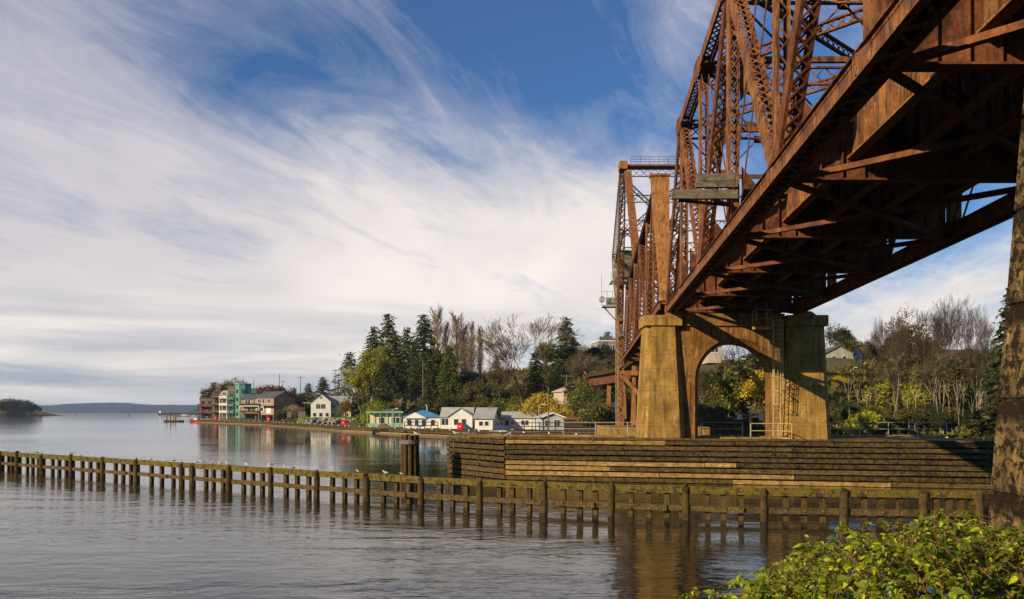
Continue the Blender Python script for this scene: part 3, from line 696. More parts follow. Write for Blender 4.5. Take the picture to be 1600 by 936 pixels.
# ================================================================ far movable leaf and its tower
LF = empty('bascule_leaf_span', P(10.3, 86, 7.9), 0, 'far rusty truss span beyond the arched pier with broad ochre end post', 'bridge span')
def lpart(fn, name, mat, par=None, *a, **k):
    b = MB(); fn(b); return b.build(name, mat, par or LF)
LP = [59.0, 65.5, 73, 82, 91, 100, 109, 117]; LH = 7.9; LX0, LX1 = 5.75, 14.6; LT = [8, 18.0, 17.5, 17.4, 17.2, 17.0, 17.0, 9]
for X in (LX0, LX1):
    for i in range(7):
        lpart(lambda b: chord(b, P(X, LP[i], LH), P(X, LP[i + 1], LH), 0.5, 0.6, 0.7), 'bottom_chord', M_RUST)
        if 0 < i < 6: lpart(lambda b: chord(b, P(X, LP[i], LT[i]), P(X, LP[i + 1], LT[i + 1]), 0.45, 0.4, 0.9), 'top_chord', M_OLD)
    def f(b):          # broad tapered plate end post with an inset panel
        for q, (w0, w1) in (((0.0), (0.30, 0.70)),):
            A, B = P(X + .15, 59.4, 8.0), P(X + .05, 62.6, 18.4)
            t = (B - A); 
            vs = []
            for c_, w_ in ((A, w0), (B, w1)):
                for sx in (-1, 1):
                    for sy in (-1, 1): vs.append(c_ + Vector((sx * w_, sy * 0.3, 0)))
            b.add(vs, [(0, 1, 3, 2), (4, 6, 7, 5), (0, 4, 5, 1), (2, 3, 7, 6), (0, 2, 6, 4), (1, 5, 7, 3)])
            for s_ in (-1, 1):      # raised edge angles facing the camera
                b.bar(A + Vector((s_ * (w0 - .05), -.32, 0)), B + Vector((s_ * (w1 - .05), -.32, -.6)), 0.09, 0.03)
            b.bar(B + Vector((-w1, -.325, -.62)), B + Vector((w1, -.325, -.62)), 0.03, 0.1, (0, 1, 0))
            b.frame(B + Vector((0, 0, .08)), Vector((w1 + .08, 0, 0)), Vector((0, .42, 0)), Vector((0, 0, .08)))
    lpart(f, 'end_post', M_TAN)
    for i in range(1, 7):
        lpart(lambda b: laced(b, P(X, LP[i], LH), P(X, LP[i], LT[i]), 0.5, 0.3, 0.5, True, lace=0.07), 'vertical_post', M_RUST)
    for (a, c) in ((1, 2), (3, 2), (3, 4), (5, 4), (5, 6)):
        lpart(lambda b: laced(b, P(X, LP[a], LT[a]), P(X, LP[c], LH), 0.55, 0.4, 0.5, True, lace=0.08), 'diagonal', M_RUST if a < c else M_RUSTD)  # lit lean in plain rust, shaded lean in the darkened copy
    lpart(lambda b: laced(b, P(X, 117, LH), P(X, 109, 17), 0.55, 0.4, 0.5, True, lace=0.08), 'end_post', M_RUSTD)
for i in range(8):
    lpart(lambda b: (b.frame(P((LX0 + LX1) / 2, LP[i], 8.2), Vector(((LX1 - LX0) / 2 - .3, 0, 0)), Vector((0, .15, 0)), Vector((0, 0, .75)))), 'floor_beam', M_RUSTD)
    if 1 < i < 7: lpart(lambda b: lattice_strut(b, P(LX0 + .3, LP[i], LT[i] - .5), P(LX1 - .3, LP[i], LT[i] - .5), 0.9, 0.9), 'cross_strut', M_RUSTD)
for X in (7.6, 9.3, 11.0, 12.7):
    lpart(lambda b: b.bar(P(X, LP[0], 8.7), P(X, LP[-1], 8.7), 0.3, 0.9), 'stringer', M_RUSTD)
lpart(lambda b: b.frame(P(10.15, 86, 9.35), Vector((3.3 + 0, 0, 0)), Vector((2.8, 30.5, 0)), Vector((0, 0, .15))), 'track_deck', M_WDARK)

TW = empty('bascule_tower', P(10.3, 128, -2.2), 0, 'tall steel counterweight tower rising behind the truss at the far end', 'bridge tower')
def tpart(fn, name, mat): return lpart(fn, name, mat, TW)
TX0, TX1 = 5.3, 14.4
ap = (114, 34.6); kn = (147, 28.5); lo = (131, 18.5); fr = (92, 21.5)
for X in (TX0, TX1):
    tpart(lambda b: (solidbox(b, P(X + .6, 112, 33.6), P(X + .9, 97, 18.5), 0.95, 0.55)), 'link_arm', M_RUST)
    tpart(lambda b: laced(b, P(X, ap[0], ap[1]), P(X, kn[0], kn[1]), 0.9, 0.6, 0.9, True, lace=0.11), 'upper_chord', M_OLD)
    tpart(lambda b: laced(b, P(X, kn[0], kn[1]), P(X, 143, 24.3), 0.9, 0.6, 0.8, True, lace=0.11), 'hanger', M_OLD)
    tpart(lambda b: laced(b, P(X, 143, 24.3), P(X, 119, 11), 0.8, 0.6, 0.8, True, lace=0.11), 'brace', M_OLD)
    tpart(lambda b: laced(b, P(X, ap[0] + 1, ap[1] - .5), P(X, 124, 10), 0.9, 0.7, 0.8, True, lace=0.11), 'tower_leg', M_RUSTD)
    tpart(lambda b: laced(b, P(X + .1, 119, 27), P(X, 140, 25.5), 0.6, 0.4, 0.8, True, lace=0.11), 'brace', M_OLD)
    tpart(lambda b: laced(b, P(X + .1, 121, 19), P(X, 142, 27.5), 0.6, 0.4, 0.8, True, lace=0.11), 'brace', M_OLD)
    for dd in (121, 129):
        tpart(lambda b: laced(b, P(X, dd, -2.2), P(X, dd + 1.5, 19.5), 0.85, 0.7, 0.9, True, lace=0.12), 'tower_leg', M_OLD if dd > 125 else M_TAN)
    tpart(lambda b: (b.bar(P(X, 121, 0), P(X, 130, 7), 0.3, 0.3), b.bar(P(X, 129, 0), P(X, 122, 7), 0.3, 0.3), b.bar(P(X, 121, 7), P(X, 131, 7), 0.3, 0.4), b.bar(P(X, 121, 14), P(X, 131, 14), 0.3, 0.4)), 'brace', M_OLD)
    tpart(lambda b: b.frame(P(X, ap[0], ap[1] + .4), Vector((.55, 0, 0)), Vector((0, .9, 0)), Vector((0, 0, .55))), 'apex_casting', M_TAN)
for (dd, hh, hg) in ((114, 34.1, 1.0), (117, 31.2, 1.0), (120, 28, 1.6), (119, 24, 1.0), (124, 20, 1.2)):
    tpart(lambda b: lattice_strut(b, P(TX0 + .4, dd, hh), P(TX1 - .4, dd, hh), hg, 1.0, fl=0.14), 'cross_strut', M_RUST if dd < 118 else M_RUSTD)
for (a, c) in (((TX0 + .4, 116, 33.6), (TX1 - .4, 120, 27)), ((TX1 - .4, 116, 33.2), (TX0 + .4, 120, 26.5)), ((TX0 + .4, 120, 27.5), (TX1 - .4, 122, 21)), ((TX1 - .4, 120, 27.5), (TX0 + .4, 122, 21))):
    tpart(lambda b: lattice_strut(b, P(*a), P(*c), 0.6, 0.8, fl=0.1), 'cross_brace', M_RUSTD)
tpart(lambda b: b.frame(P((TX0 + TX1) / 2 + .2, 144.5, 26.5), Vector((4.3, 0, 0)), Vector((0, 2.2, 0)), Vector((0, 0, 2.3))), 'counterweight', concrete('dark_counterweight_concrete', (0.13, 0.11, 0.07), (0.2, 0.17, 0.11), (0.07, 0.06, 0.04), (0.05, 0.045, 0.03)))
def f(b):           # top walkway and rails
    b.frame(P((TX0 + TX1) / 2, 114, 35.0), Vector((4.6, 0, 0)), Vector((0, .7, 0)), Vector((0, 0, .12)))
tpart(f, 'walkway', M_RUST)
def f(b):
    for k in range(7): b.bar(P(TX0 + 1.1 + k * 1.33, 113.4, 35.1), P(TX0 + 1.1 + k * 1.33, 113.4, 36.2), .06, .06)
    for hh in (35.5, 35.85, 36.2): b.bar(P(TX0 + 1.1, 113.4, hh), P(TX1, 113.4, hh), .05, .05, (0, 1, 0))
tpart(f, 'railing', M_RUSTD)
def f(b):
    b.frame(P(6.0, 143, 23.2), Vector((1.6, 0, 0)), Vector((0, 2.0, 0)), Vector((0, 0, .12)))
    for k in range(5): b.bar(P(4.5 + k * .75, 141.1, 23.3), P(4.5 + k * .75, 141.1, 24.6), .08, .08)
    for hh in (23.9, 24.6): b.bar(P(4.5, 141.1, hh), P(7.5, 141.1, hh), .07, .07, (0, 1, 0))
    b.bar(P(4.6, 142, 23), P(6.6, 140, 21.2), .2, .2)
tpart(f, 'service_platform', M_GALV)
def f(b):
    b.frame(P(4.3, 131, 17.3), Vector((1.6, 0, 0)), Vector((0, 1.0, 0)), Vector((0, 0, .15)))
    b.tube(P(3.4, 131, 18.2), P(5.4, 131, 18.2), .6, .6, 12); b.tube(P(2.7, 131, 18.4), P(2.7, 130, 18.4), .5, .5, 10)
    for k in range(4): b.bar(P(2.6 + k * .9, 130, 17.4), P(2.6 + k * .9, 130, 19.6), .08, .08)
    for hh in (18.6, 19.6): b.bar(P(2.6, 130, hh), P(5.3, 130, hh), .07, .07, (0, 1, 0))
    b.bar(P(2.6, 130, 19.6), P(2.6, 130, 22.5), .06, .06); b.bar(P(3.0, 131, 17.2), P(5.2, 131, 14.8), .25, .25)
tpart(f, 'drive_machinery', M_GALV)
tpart(lambda b: b.frame(P(10.1, 127, -4.4), Vector((7.4, 0, 0)), Vector((0, 9, 0)), Vector((0, 0, 2.2))), 'footing', M_PIER)
tpart(lambda b: (b.frame(P(9.9, 124, 2.0), Vector((2.6, 0, 0)), Vector((0, .3, 0)), Vector((0, 0, 4.2))), b.bar(P(7.3, 121, -2), P(7.3, 121, 7), .5, .5), b.bar(P(TX0, 120.6, 5.6), P(TX0 + 3.6, 120.6, 1.8), .5, .6, (0, 1, 0)), b.bar(P(TX0, 120.6, 5.9), P(TX1, 120.6, 5.9), .5, .7, (0, 1, 0))), 'portal_plate', M_TAN)
# ================================================================ timber fender round the pier
Z0 = 2.83
FA, FB, FC = Vector((-4.95, 61.8, 0)), Vector((-0.44, 55.6, 0)), Vector((31.0, 48.4, 0))
FD = empty('timber_fender', (13, 55, 0), 0, 'long plank faced timber fender standing in the water before the arched pier', 'fender')
def boards(A, B, rows, outward, name, seed):
    r = random.Random(seed); L = (B - A).length; t = (B - A).normalized(); ry = (Z0 + 0.02) / rows
    bms = {}
    for k in range(rows):
        z = Z0 - ry * (k + 0.5); x = 0.0
        while x < L:
            ln = min(r.uniform(5.5, 11), L - x)
            if L - x - ln < 2: ln = L - x
            px = x / L
            if name == 'front':
                new = (k == 0 and px < 0.28) or (k == 3 and px < 0.0) or (k == 4 and px < 0.42) or (k == 5 and px < 0.12) or (k == 6 and px < 0.58) or (k == 7 and .2 < px < 0.5)
                mid = k == 7 or (k == 5 and px < .7) or (k in (1, 6) and r.random() < .35) or (k in (0, 1) and px > .55 and r.random() < .6)
            else: new = False; mid = k in (5, 6)
            key = 'new' if new else 'mid' if mid else 'dark'
            if key == 'new' and (k in (0,) or k == 4): ln = min(ln, max(2.0, (0.30 if k == 0 else 0.44) * L - x))
            b = bms.setdefault(key, MB())
            dz = r.uniform(-0.012, 0.012); off = r.uniform(0, 0.08)
            b.bar(A + t * (x + 0.02) + outward * off + Vector((0, 0, z + dz)), A + t * (x + ln - 0.02) + outward * off + Vector((0, 0, z + dz)), 0.14, ry - 0.075 - r.uniform(0, 0.05), outward)
            for q in range(int(ln / 0.9)):
                if r.random() < 0.6:
                    c = A + t * (x + 0.4 + q * 0.9) + outward * (off + .066) + Vector((0, 0, z + .05)); b.tube(c, c + outward * .05, 0.03, 0.02, 5, 1)
            x += ln
    return bms
for nm, A, B, rows in (('end', FA, FB, 7), ('front', FB, FC, 8)):
    t = (B - A).normalized(); outw = Vector((t.y, -t.x, 0))
    if outw.y > 0: outw = -outw
    for key, b in boards(A, B, rows, outw, nm, 5).items():
        b.build('face_boards', [{'new': M_WNEW, 'mid': M_WMID, 'dark': M_WDARK}[key], M_BOLT], FD)
    n_ = int((B - A).length / 1.8)
    for k in range(n_ + 1):
        c = A + t * ((B - A).length * k / n_) - outw * 0.27
        MB().tube(c + Vector((0, 0, -2)), c + Vector((0, 0, Z0 - .12)), 0.17, 0.17, 8).build('fender_pile', M_WPOST, FD)
t = (FC - FB).normalized()
# cap timbers and the decking behind
b = MB(); t = (FC - FB).normalized()
b.bar(FB + Vector((.5, .75, 1.2)), FC + Vector((0, .6, 1.2)), .08, 2.9, (0, 1, 0)); b.bar(FA + Vector((.45, .1, 1.2)), FB + Vector((.45, .35, 1.2)), .06, 2.7, (0.79, 0.61, 0)); b.build('dark_gap_backing', M_DARK, FD)  # added dark sheets behind the boards stand for shade in the gaps
b = MB()
b.bar(FA + Vector((0.2, -.1, Z0 + .07)), FB + Vector((0, 0.2, Z0 + .07)), 0.34, 0.14, (1, 0, 0)); b.build('cap_timber', M_WMOSS, FD)
b = MB(); r = random.Random(9); x = 0; L = (FC - FB).length
while x < L:
    ln = min(r.uniform(5, 9), L - x); b.bar(FB + t * (x + .02) + Vector((0.06, .14, Z0 + .06 + (0.06 if 4.5 < x < 9 else 0))), FB + t * (x + ln - .02) + Vector((0.06, .14, Z0 + .06)), 0.32, 0.13, (0, 1, 0)); x += ln
b.build('cap_timber', M_WMID, FD)
b = MB()
for k in range(118):
    x = -3.2 + k * 0.3; yf = FB.y + (FC.y - FB.y) * max(0, (x - FB.x)) / (FC.x - FB.x) + .35
    yf = yf if x > -.44 else FB.y - (x + .44) * 1.38 + .5
    yb = 62.5 if x < 9 else 61.0
    if yf > yb - .3: continue
    if 7.7 < x < 22.2:      # leave room for the pier shaft
        b.box(x, x + .27, yf, PIERY - .35, Z0 - .12, Z0 - .02); b.box(x, x + .27, PIERY + 3.9, yb, Z0 - .12, Z0 - .02)
        if 11.7 < x < 17.5: b.box(x, x + .27, PIERY - .35, PIERY + 3.9, Z0 - .12, Z0 - .02)
    else: b.box(x, x + .27, yf, yb, Z0 - .12, Z0 - .02)
b.build('decking', M_WDARK, FD)
b = MB(); b.bar((-4.3, 62.6, Z0 - .05), (9, 62.6, Z0 - .05), .3, .3, (0, 1, 0)); b.bar((9, 61.1, Z0 - .05), (33, 61.1, Z0 - .05), .2, .2, (0, 1, 0)); b.build('edge_beam', M_WNEW, FD)
b = MB(); b.bar((14.2, PIERY - .9, Z0 + .1), (18.6, PIERY - .9, Z0 + .1), .5, .16, (0, 1, 0)); b.bar((3.5, 59.2, Z0 + .12), (8.4, 59.0, Z0 + .12), .4, .18, (0, 1, 0)); b.build('loose_timber', M_WNEW, FD)

def railing(pts, label, h=1.1, n_mid=1, mat=None, r=0.03, sp=2.1, name='metal_railing'):
    o = empty(name, pts[0], 0, label, 'railing')
    for i, (A, B) in enumerate(zip(pts, pts[1:])):
        A = Vector(A); B = Vector(B); k = max(1, round((B - A).length / sp))
        for j in range(k + 1):
            if i and j == 0: continue
            c = A + (B - A) * j / k; MB().tube(c, c + Vector((0, 0, h)), r, r, 6).build('post', mat or M_GALV, o)
        for q in range(n_mid + 2):
            z = h - q * (h - 0.12) / (n_mid + 1)
            MB().tube(A + Vector((0, 0, z)), B + Vector((0, 0, z)), r, r, 6).build('rail', mat or M_GALV, o)
    return o
railing([(xw(880, 60), 60, Z0), (xw(1000, 60) + 1.5, 60, Z0)], 'pale metal railing on the fender deck left of the pier', mat=M_GALV, r=.035)
railing([(xw(1308, 60) - .5, 60, Z0), (xw(1479, 60), 60, Z0)], 'long metal railing on the fender deck right of the pier')
railing([(xw(1096, 60), 60, Z0), (xw(1160, 60), 60, Z0)], 'short metal railing seen through the pier archway')
railing([(xw(1173, 54.1), 54.1, Z0), (xw(1216, 54.1), 54.1, Z0), (xw(1219, 54.8), 52.5, Z0)], 'yellowish railing at the foot of the pier ladder', mat=M_YRAIL, r=.03, sp=1.6)
# caged ladder up the pier
lx = xw(1213, 54.9); LD = empty('caged_ladder', (lx, 54.8, Z0), 0, 'tall yellowish ladder climbing the right side of the pier archway', 'ladder')
for s_ in (-.25, .25): MB().bar((lx + s_, 54.8, Z0), (lx + s_, 54.8, EYE + 6.5), .07, .05).build('stile', M_YRAIL, LD)
for k in range(28): MB().tube((lx - .25, 54.8, Z0 + .3 + k * .3), (lx + .25, 54.8, Z0 + .3 + k * .3), .018, .018, 5).build('rung', M_YRAIL, LD)
b = MB()
for k in range(7):
    z = Z0 + 2.4 + k * .95
    pts = [(lx + .36 * math.cos(a), 54.7 - .62 * abs(math.sin(a)), z) for a in [math.pi * i / 8 for i in range(9)]]
    for p0, p1 in zip(pts, pts[1:]): b.bar(p0, p1, .02, .07, (0, 0, 1))
for a in (0.5, 1.1, 2.0, 2.6): b.bar((lx + .36 * math.cos(a), 54.7 - .62 * math.sin(a), Z0 + 2.4), (lx + .36 * math.cos(a), 54.7 - .62 * math.sin(a), Z0 + 8.1), .03, .03)
b.build('safety_cage', M_YRAIL, LD)
bx0, bx1 = xw(1180, 54.1), xw(1204, 54.1); b = MB()
for (x, y) in ((bx0, 53.9), (bx1, 53.9), (bx0, 54.7), (bx1, 54.7)): b.bar((x, y, EYE + 5.7), (x, y, EYE + 6.9), .05, .05)
for z in (5.75, 6.3, 6.9):
    b.bar((bx0, 53.9, EYE + z), (bx1, 53.9, EYE + z), .05, .05); b.bar((bx0, 53.9, EYE + z), (bx0, 54.7, EYE + z), .05, .05); b.bar((bx1, 53.9, EYE + z), (bx1, 54.7, EYE + z), .05, .05)
b.box(bx0, bx1, 53.9, 54.7, EYE + 5.64, EYE + 5.70)
for x in (bx0 + .3, bx1 - .1): b.bar((x, 54.7, EYE + 6.2), (x, 54.7, EYE + 7.6), .05, .05)
b.build('basket_platform', M_YRAIL, LD)
b = MB(); r = random.Random(5)      # slack cable beside the ladder
pr = None
for k in range(70):
    z = Z0 + 3 + k * .055; p_ = Vector((lx + .55 + .22 * math.sin(k * .9) + .05 * math.sin(k * .31), 54.75 + .15 * math.cos(k * .9), z))
    if pr: b.tube(pr, p_, .025, .025, 4, cap=False)
    pr = p_
tag(b.build('coiled_cable', M_WDARK), 'dark loose cable hanging in loops beside the caged pier ladder', 'cable')

# ================================================================ piling fence in the water
FP = [(-75, 96.0), (-58, 80.0), (-42.8, 66.8), (-22.8, 52.9), (-5.2, 41.0), (3.2, 36.9), (10.9, 34.5), (20.2, 33.3), (27, 33.0)]
def catmull(P_, u):
    n = len(P_) - 1; i = min(int(u), n - 1); t = u - i
    p = [Vector((*P_[max(0, min(n, j))], 0)) for j in (i - 1, i, i + 1, i + 2)]
    return 0.5 * ((2 * p[1]) + (p[2] - p[0]) * t + (2 * p[0] - 5 * p[1] + 4 * p[2] - p[3]) * t * t + (3 * p[1] - p[0] - 3 * p[2] + p[3]) * t ** 3)
FU = [k * 8 / 3000 for k in range(3001)]; FPT = [catmull(FP, u) for u in FU]
def fence_at_px(px):
    return min(FPT, key=lambda q: abs(800 + q.x / q.y * F - px))
FN = empty('timber_piling_fence', (-5, 41, 0), 0, 'long mossy timber piling fence crossing the water with two rails', 'fence')
bigs = [-98, -62, -28, 5, 31, 69, 116, 165, 217, 288, 305, 363, 428, 500, 577, 661, 752, 852, 957, 1072, 1192, 1317, 1440, 1526]
r = random.Random(11)
def tan_at(q):
    i = min(range(len(FPT)), key=lambda k: (FPT[k] - q).length); a = FPT[max(0, i - 5)]; c = FPT[min(len(FPT) - 1, i + 5)]; return (c - a).normalized()
bpts = [fence_at_px(px) for px in bigs]
TOPZ = 1.45
for i, q in enumerate(bpts):
    t = tan_at(q); fr_ = Vector((t.y, -t.x, 0))
    fr_ = fr_ if fr_.y < 0 else -fr_
    rad = r.uniform(0.15, 0.20); c = q + fr_ * 0.20; ln = Vector((r.uniform(-.09, .09), r.uniform(-.06, .06), 0))
    top = TOPZ + r.uniform(-0.09, 0.03)
    b = MB(); b.tube(c - ln + Vector((0, 0, -2.5)), c + Vector((0, 0, top - .05)), rad * 1.05, rad, 12, cap=False)
    b.tube(c + Vector((0, 0, top - .05)), c + ln + Vector((0, 0, top)), rad, rad * .8, 12); b.build('pile', M_WPOST, FN, smooth=False)
    if i + 1 < len(bpts):
        q2 = bpts[i + 1]; L = (q2 - q).length
        if L < 1.6: n_ = 0
        else: n_ = 3
        xs_ = [(0.27 + .235 * k) + r.uniform(-.02, .02) for k in range(n_)]
        if n_ and r.random() < .45: xs_.append(0.945)
        if n_ and L > 6: xs_ = [(k + 1) / 8 + r.uniform(-.01, .01) for k in range(7)]
        for u in xs_:
            c = q + (q2 - q) * u - fr_ * 0.06; wd = r.uniform(.20, .26)
            b = MB(); b.bar(c + Vector((r.uniform(-.02, .02), 0, -2.2)), c + Vector((0, 0, TOPZ - .02 - r.uniform(0, .05))), wd, .20, t); b.build('post', M_WPOST, FN)
        A, B = q + fr_ * (-.02), q2 + fr_ * (-.02)
        for nm, z, hh, mt in (('top_rail', TOPZ - .17, .32, M_WMOSS), ('lower_rail', .48, .24, M_WMID)):
            oo = fr_ * .15; dz = r.uniform(-.02, .02)
            b = MB(); b.bar(A + oo + Vector((0, 0, z + dz)) + t * .1, B + oo + Vector((0, 0, z - dz)) - t * .1, .14, hh + r.uniform(-.03, .03), fr_)
            for u in (xs_ if n_ and q.y < 60 else ()): c = q + (q2 - q) * u + fr_ * .19 + Vector((0, 0, z + .02)); b.tube(c, c + fr_ * .05, .042, .03, 6, 1)
            b.build(nm, [mt, M_BOLT], FN)
        if n_ and q.y < 60:
            if r.random() < .5:
                bb2 = MB(); c = q + (q2 - q) * .62; bb2.bar(c - t * .45 + fr_ * .26 + Vector((0, 0, .47)), c + t * .45 + fr_ * .26 + Vector((0, 0, .47)), .07, .26, fr_)
                for k in range(5): cc = c + t * (-.35 + .17 * k) + fr_ * .29 + Vector((0, 0, .42 + .1 * (k % 2))); bb2.tube(cc, cc + fr_ * .04, .035, .03, 6, 1)
                bb2.build('splice_block', [M_WMID, M_BOLT], FN)
# pile cluster
dx, dy = xw(640.5, 58), 58.0
DO = empty('pile_cluster', (dx, dy, 0), 0, 'round cluster of dark wooden piles bound by a band standing in open water', 'pile cluster')
for k in range(9):
    a = 2 * math.pi * k / 9; rr = .50 if k < 9 else 0
    MB().tube((dx + rr * 1.12 * math.cos(a), dy + rr * 1.12 * math.sin(a), -2.5), (dx + rr * math.cos(a), dy + rr * math.sin(a), 3.02 + r.uniform(-.04, .05)), .17, .155, 10).build('pile', M_WPOST, DO)
MB().tube((dx, dy, -2.5), (dx, dy, 3.0), .36, .34, 10).build('pile', M_WPOST, DO)
b = MB()
for k in range(20):
    a0, a1 = 2 * math.pi * k / 20, 2 * math.pi * (k + 1) / 20; b.bar((dx + .68 * math.cos(a0), dy + .68 * math.sin(a0), 2.55), (dx + .68 * math.cos(a1), dy + .68 * math.sin(a1), 2.55), .03, .30, (math.cos(a0), math.sin(a0), 0))
b.build('band', M_WGREY, DO)

# ================================================================ gulls
def gull(name, label, seed):
    """perched gull: body, grey folded wings, head, bill, legs"""
    o = empty(name, (0, 0, 0), 0, label, 'gull', 'gulls perched on the piling fence')
    b = MB(); prof = [(-.22, .0, .115), (-.18, .022, .11), (-.10, .055, .115), (0, .078, .125), (.09, .075, .14), (.15, .055, .165), (.175, .04, .20), (.19, .044, .235), (.215, .036, .25), (.24, .016, .25), (.25, .0, .245)]
    n = 8; vs = []
    for (x, rr, z) in prof:
        for k in range(n): a = 2 * math.pi * k / n; vs.append((x, rr * math.cos(a), z + rr * math.sin(a)))
    b.add(vs, [(i * n + k, i * n + (k + 1) % n, (i + 1) * n + (k + 1) % n, (i + 1) * n + k) for i in range(len(prof) - 1) for k in range(n)])
    b.build('body', M_GULLW, o, smooth=True, local=True)
    for s_ in (-1, 1):
        w = MB(); w.add([(.10, s_ * .06, .19), (.12, s_ * .082, .15), (0, s_ * .09, .12), (-.16, s_ * .05, .11), (-.30, s_ * .015, .13), (-.12, s_ * .035, .17), (0, s_ * .05, .20)], [(0, 1, 2, 6), (6, 2, 3, 5), (5, 3, 4)]); w.build('wing', M_GULLG, o, local=True)
        MB().tube((.0, s_ * .03, 0), (.0, s_ * .03, .07), .008, .008, 5).build('leg', M_BOLT, o, local=True)
    MB().tube((.245, 0, .245), (.30, 0, .235), .013, .004, 6).build('bill', M_BOLT, o, local=True)
    return o
M_GULLW = paint('white_feathers', (0.72, 0.70, 0.66), .8, .1); M_GULLG = paint('grey_feathers', (0.26, 0.26, 0.27), .8, .15)
gpx = [10.5, 46.5, 57, 60.5, 68.8, 113, 116.5, 129, 149, 238, 248, 260, 265, 274, 286, 310, 320, 334, 348, 358, 389, 423, 427.5, 448, 462, 564, 605, 632]
proto = None; r = random.Random(4); pp = set(bigs)
for i, px in enumerate(gpx):
    q = fence_at_px(px); nearpile = [b_ for b_ in bigs if abs(b_ - px) < 3.5]
    t = tan_at(q); fr_ = Vector((t.y, -t.x, 0)); fr_ = fr_ if fr_.y < 0 else -fr_
    z = TOPZ + (.12 if nearpile else 0.005); loc = q + fr_ * (.2 if nearpile else .14) + Vector((0, 0, z))
    rz = r.choice([0.3, 2.8, 3.4, -0.3, 5.9, 2.2]) + r.uniform(-.3, .3)
    lab = 'small white gull with grey wings perched on the mossy fence top over water'
    if proto is None:
        proto = gull('gull', lab, 1); proto.location = loc; proto.rotation_euler = (0, 0, rz); proto.scale = (.8,) * 3
    else: copy_thing(proto, loc, rz, (.6 + r.random() * .2,) * 3, lab)
copy_thing(proto, Vector((xw(652, 57.3) - .55, 57.4, 0.2)), 2.8, (1.1,) * 3, 'small white gull beside the round pile cluster', '')
o_ = [o for o in bpy.data.objects if o.get('label') == 'small white gull beside the round pile cluster'][0]; o_.location = (xw(652, 57.9), 57.72, 3.0); del o_['group']
c1 = copy_thing(proto, at(797, 692, 57.2) + Vector((0, 0, 0.0)), .4, (1.2,) * 3, 'white gull standing on the corner of the plank fender'); c1.location = (FB.x + .1, FB.y + .25, Z0 + .14); del c1['group']
c2 = copy_thing(proto, (0, 0, 0), 2.9, (1.1,) * 3, 'white gull standing on the cut end of the fender cap timber near its left tip'); c2.location = (-4.3, 61.2, Z0 + .14); del c2['group']

# ================================================================ long low dock of the far shore
DK = [(-158, 392), (-124, 340), (-88, 289), (-62, 240), (-40, 196), (-20, 166), (-6, 146), (10, 124), (24, 113), (44, 108), (75, 104), (110, 101)]
DO2 = empty('timber_guide_pier', (-40, 196, 0), 0, 'long low timber guide pier along the far shore with walkway on piles', 'pier')
def strip(name, o0, o1, z0, z1, mat, par=DO2, pts=DK, z_jit=0):
    b = MB()
    for A, B in zip(pts, pts[1:]):
        A = Vector((*A, 0)); B = Vector((*B, 0)); t = (B - A).normalized(); nrm = Vector((-t.y, t.x, 0))
        if nrm.y < 0: nrm = -nrm
        b.bar(A + nrm * ((o0 + o1) / 2) + Vector((0, 0, (z0 + z1) / 2)) - t * .02, B + nrm * ((o0 + o1) / 2) + Vector((0, 0, (z0 + z1) / 2)) + t * .02, abs(o1 - o0), z1 - z0, nrm)
    return b.build(name, mat, par)
strip('walkway', 0.5, 4.5, 0.98, 1.12, M_WGREY); strip('edge_beam', 0.0, 0.45, 0.85, 1.22, M_WDARK)
strip('face_boards', 0.15, 0.3, 0.45, 0.78, M_WMID); strip('face_boards', -1.4, -1.15, -0.1, 0.32, M_WNEW); strip('float_log', -2.1, -1.5, -0.3, 0.14, M_WGREY)
b = MB(); bw = MB()
for A, B in zip(DK, DK[1:]):
    A = Vector((*A, 0)); B = Vector((*B, 0)); L = (B - A).length; k = int(L / 3.2)
    t = (B - A).normalized(); nrm = Vector((-t.y, t.x, 0)); nrm = nrm if nrm.y > 0 else -nrm
    for i in range(k):
        c = A + t * L * i / k + nrm * .35; b.tube(c + Vector((0, 0, -1)), c + Vector((0, 0, .84)), .16, .16, 6)
        if i % 2 == 0: bw.tube(c - nrm * .35 + Vector((0, 0, 1.2)), c - nrm * .35 + Vector((0, 0, 1.42)), .17, .13, 6)
tag(b.build('piles', M_WPOST, DO2), kind='stuff'); bw.build('white_pile_caps', M_TRIM, DO2)
# float and small landing at the far left end, and a long jetty beyond
b = MB(); LA = empty('landing_float', (xw(268, 395), 395, 0), 0, 'low floating landing stage beyond the left tip of the timber pier', 'float')
b.box(xw(260, 395), xw(285, 395), 392, 397, -.2, .7); b.build('deck', M_WDARK, LA)
for px in (262, 268, 276): MB().tube((xw(px, 395), 394, -1), (xw(px, 395), 394, 2.9 if px != 268 else 4.6), .25, .22, 6).build('mooring_pile', M_WPOST, LA)
MB().box(xw(270, 395), xw(273, 395), 393, 394, .7, 2.6).build('yellow_box', M_YEL2 if 'M_YEL2' in globals() else M_YRAIL, LA)
JT = empty('distant_jetty', (xw(280, 1200), 1200, 0), 0, 'very long dark jetty on the horizon left of the waterfront flats', 'jetty')
MB().box(xw(249, 1200), xw(318, 1200), 1196, 1204, .8, 3.4).build('deck', M_WDARK, JT)
for k in range(16): MB().box(xw(250 + k * 4.4, 1200), xw(250 + k * 4.4, 1200) + .8, 1196, 1197, -1, .8).build('pile', M_WDARK, JT)
b = MB(); x = xw(250.5, 1200); b.box(x - 1, x + 1.4, 1198, 1201, 3.4, 6.4); b.build('beacon_hut', M_TRIM, JT)
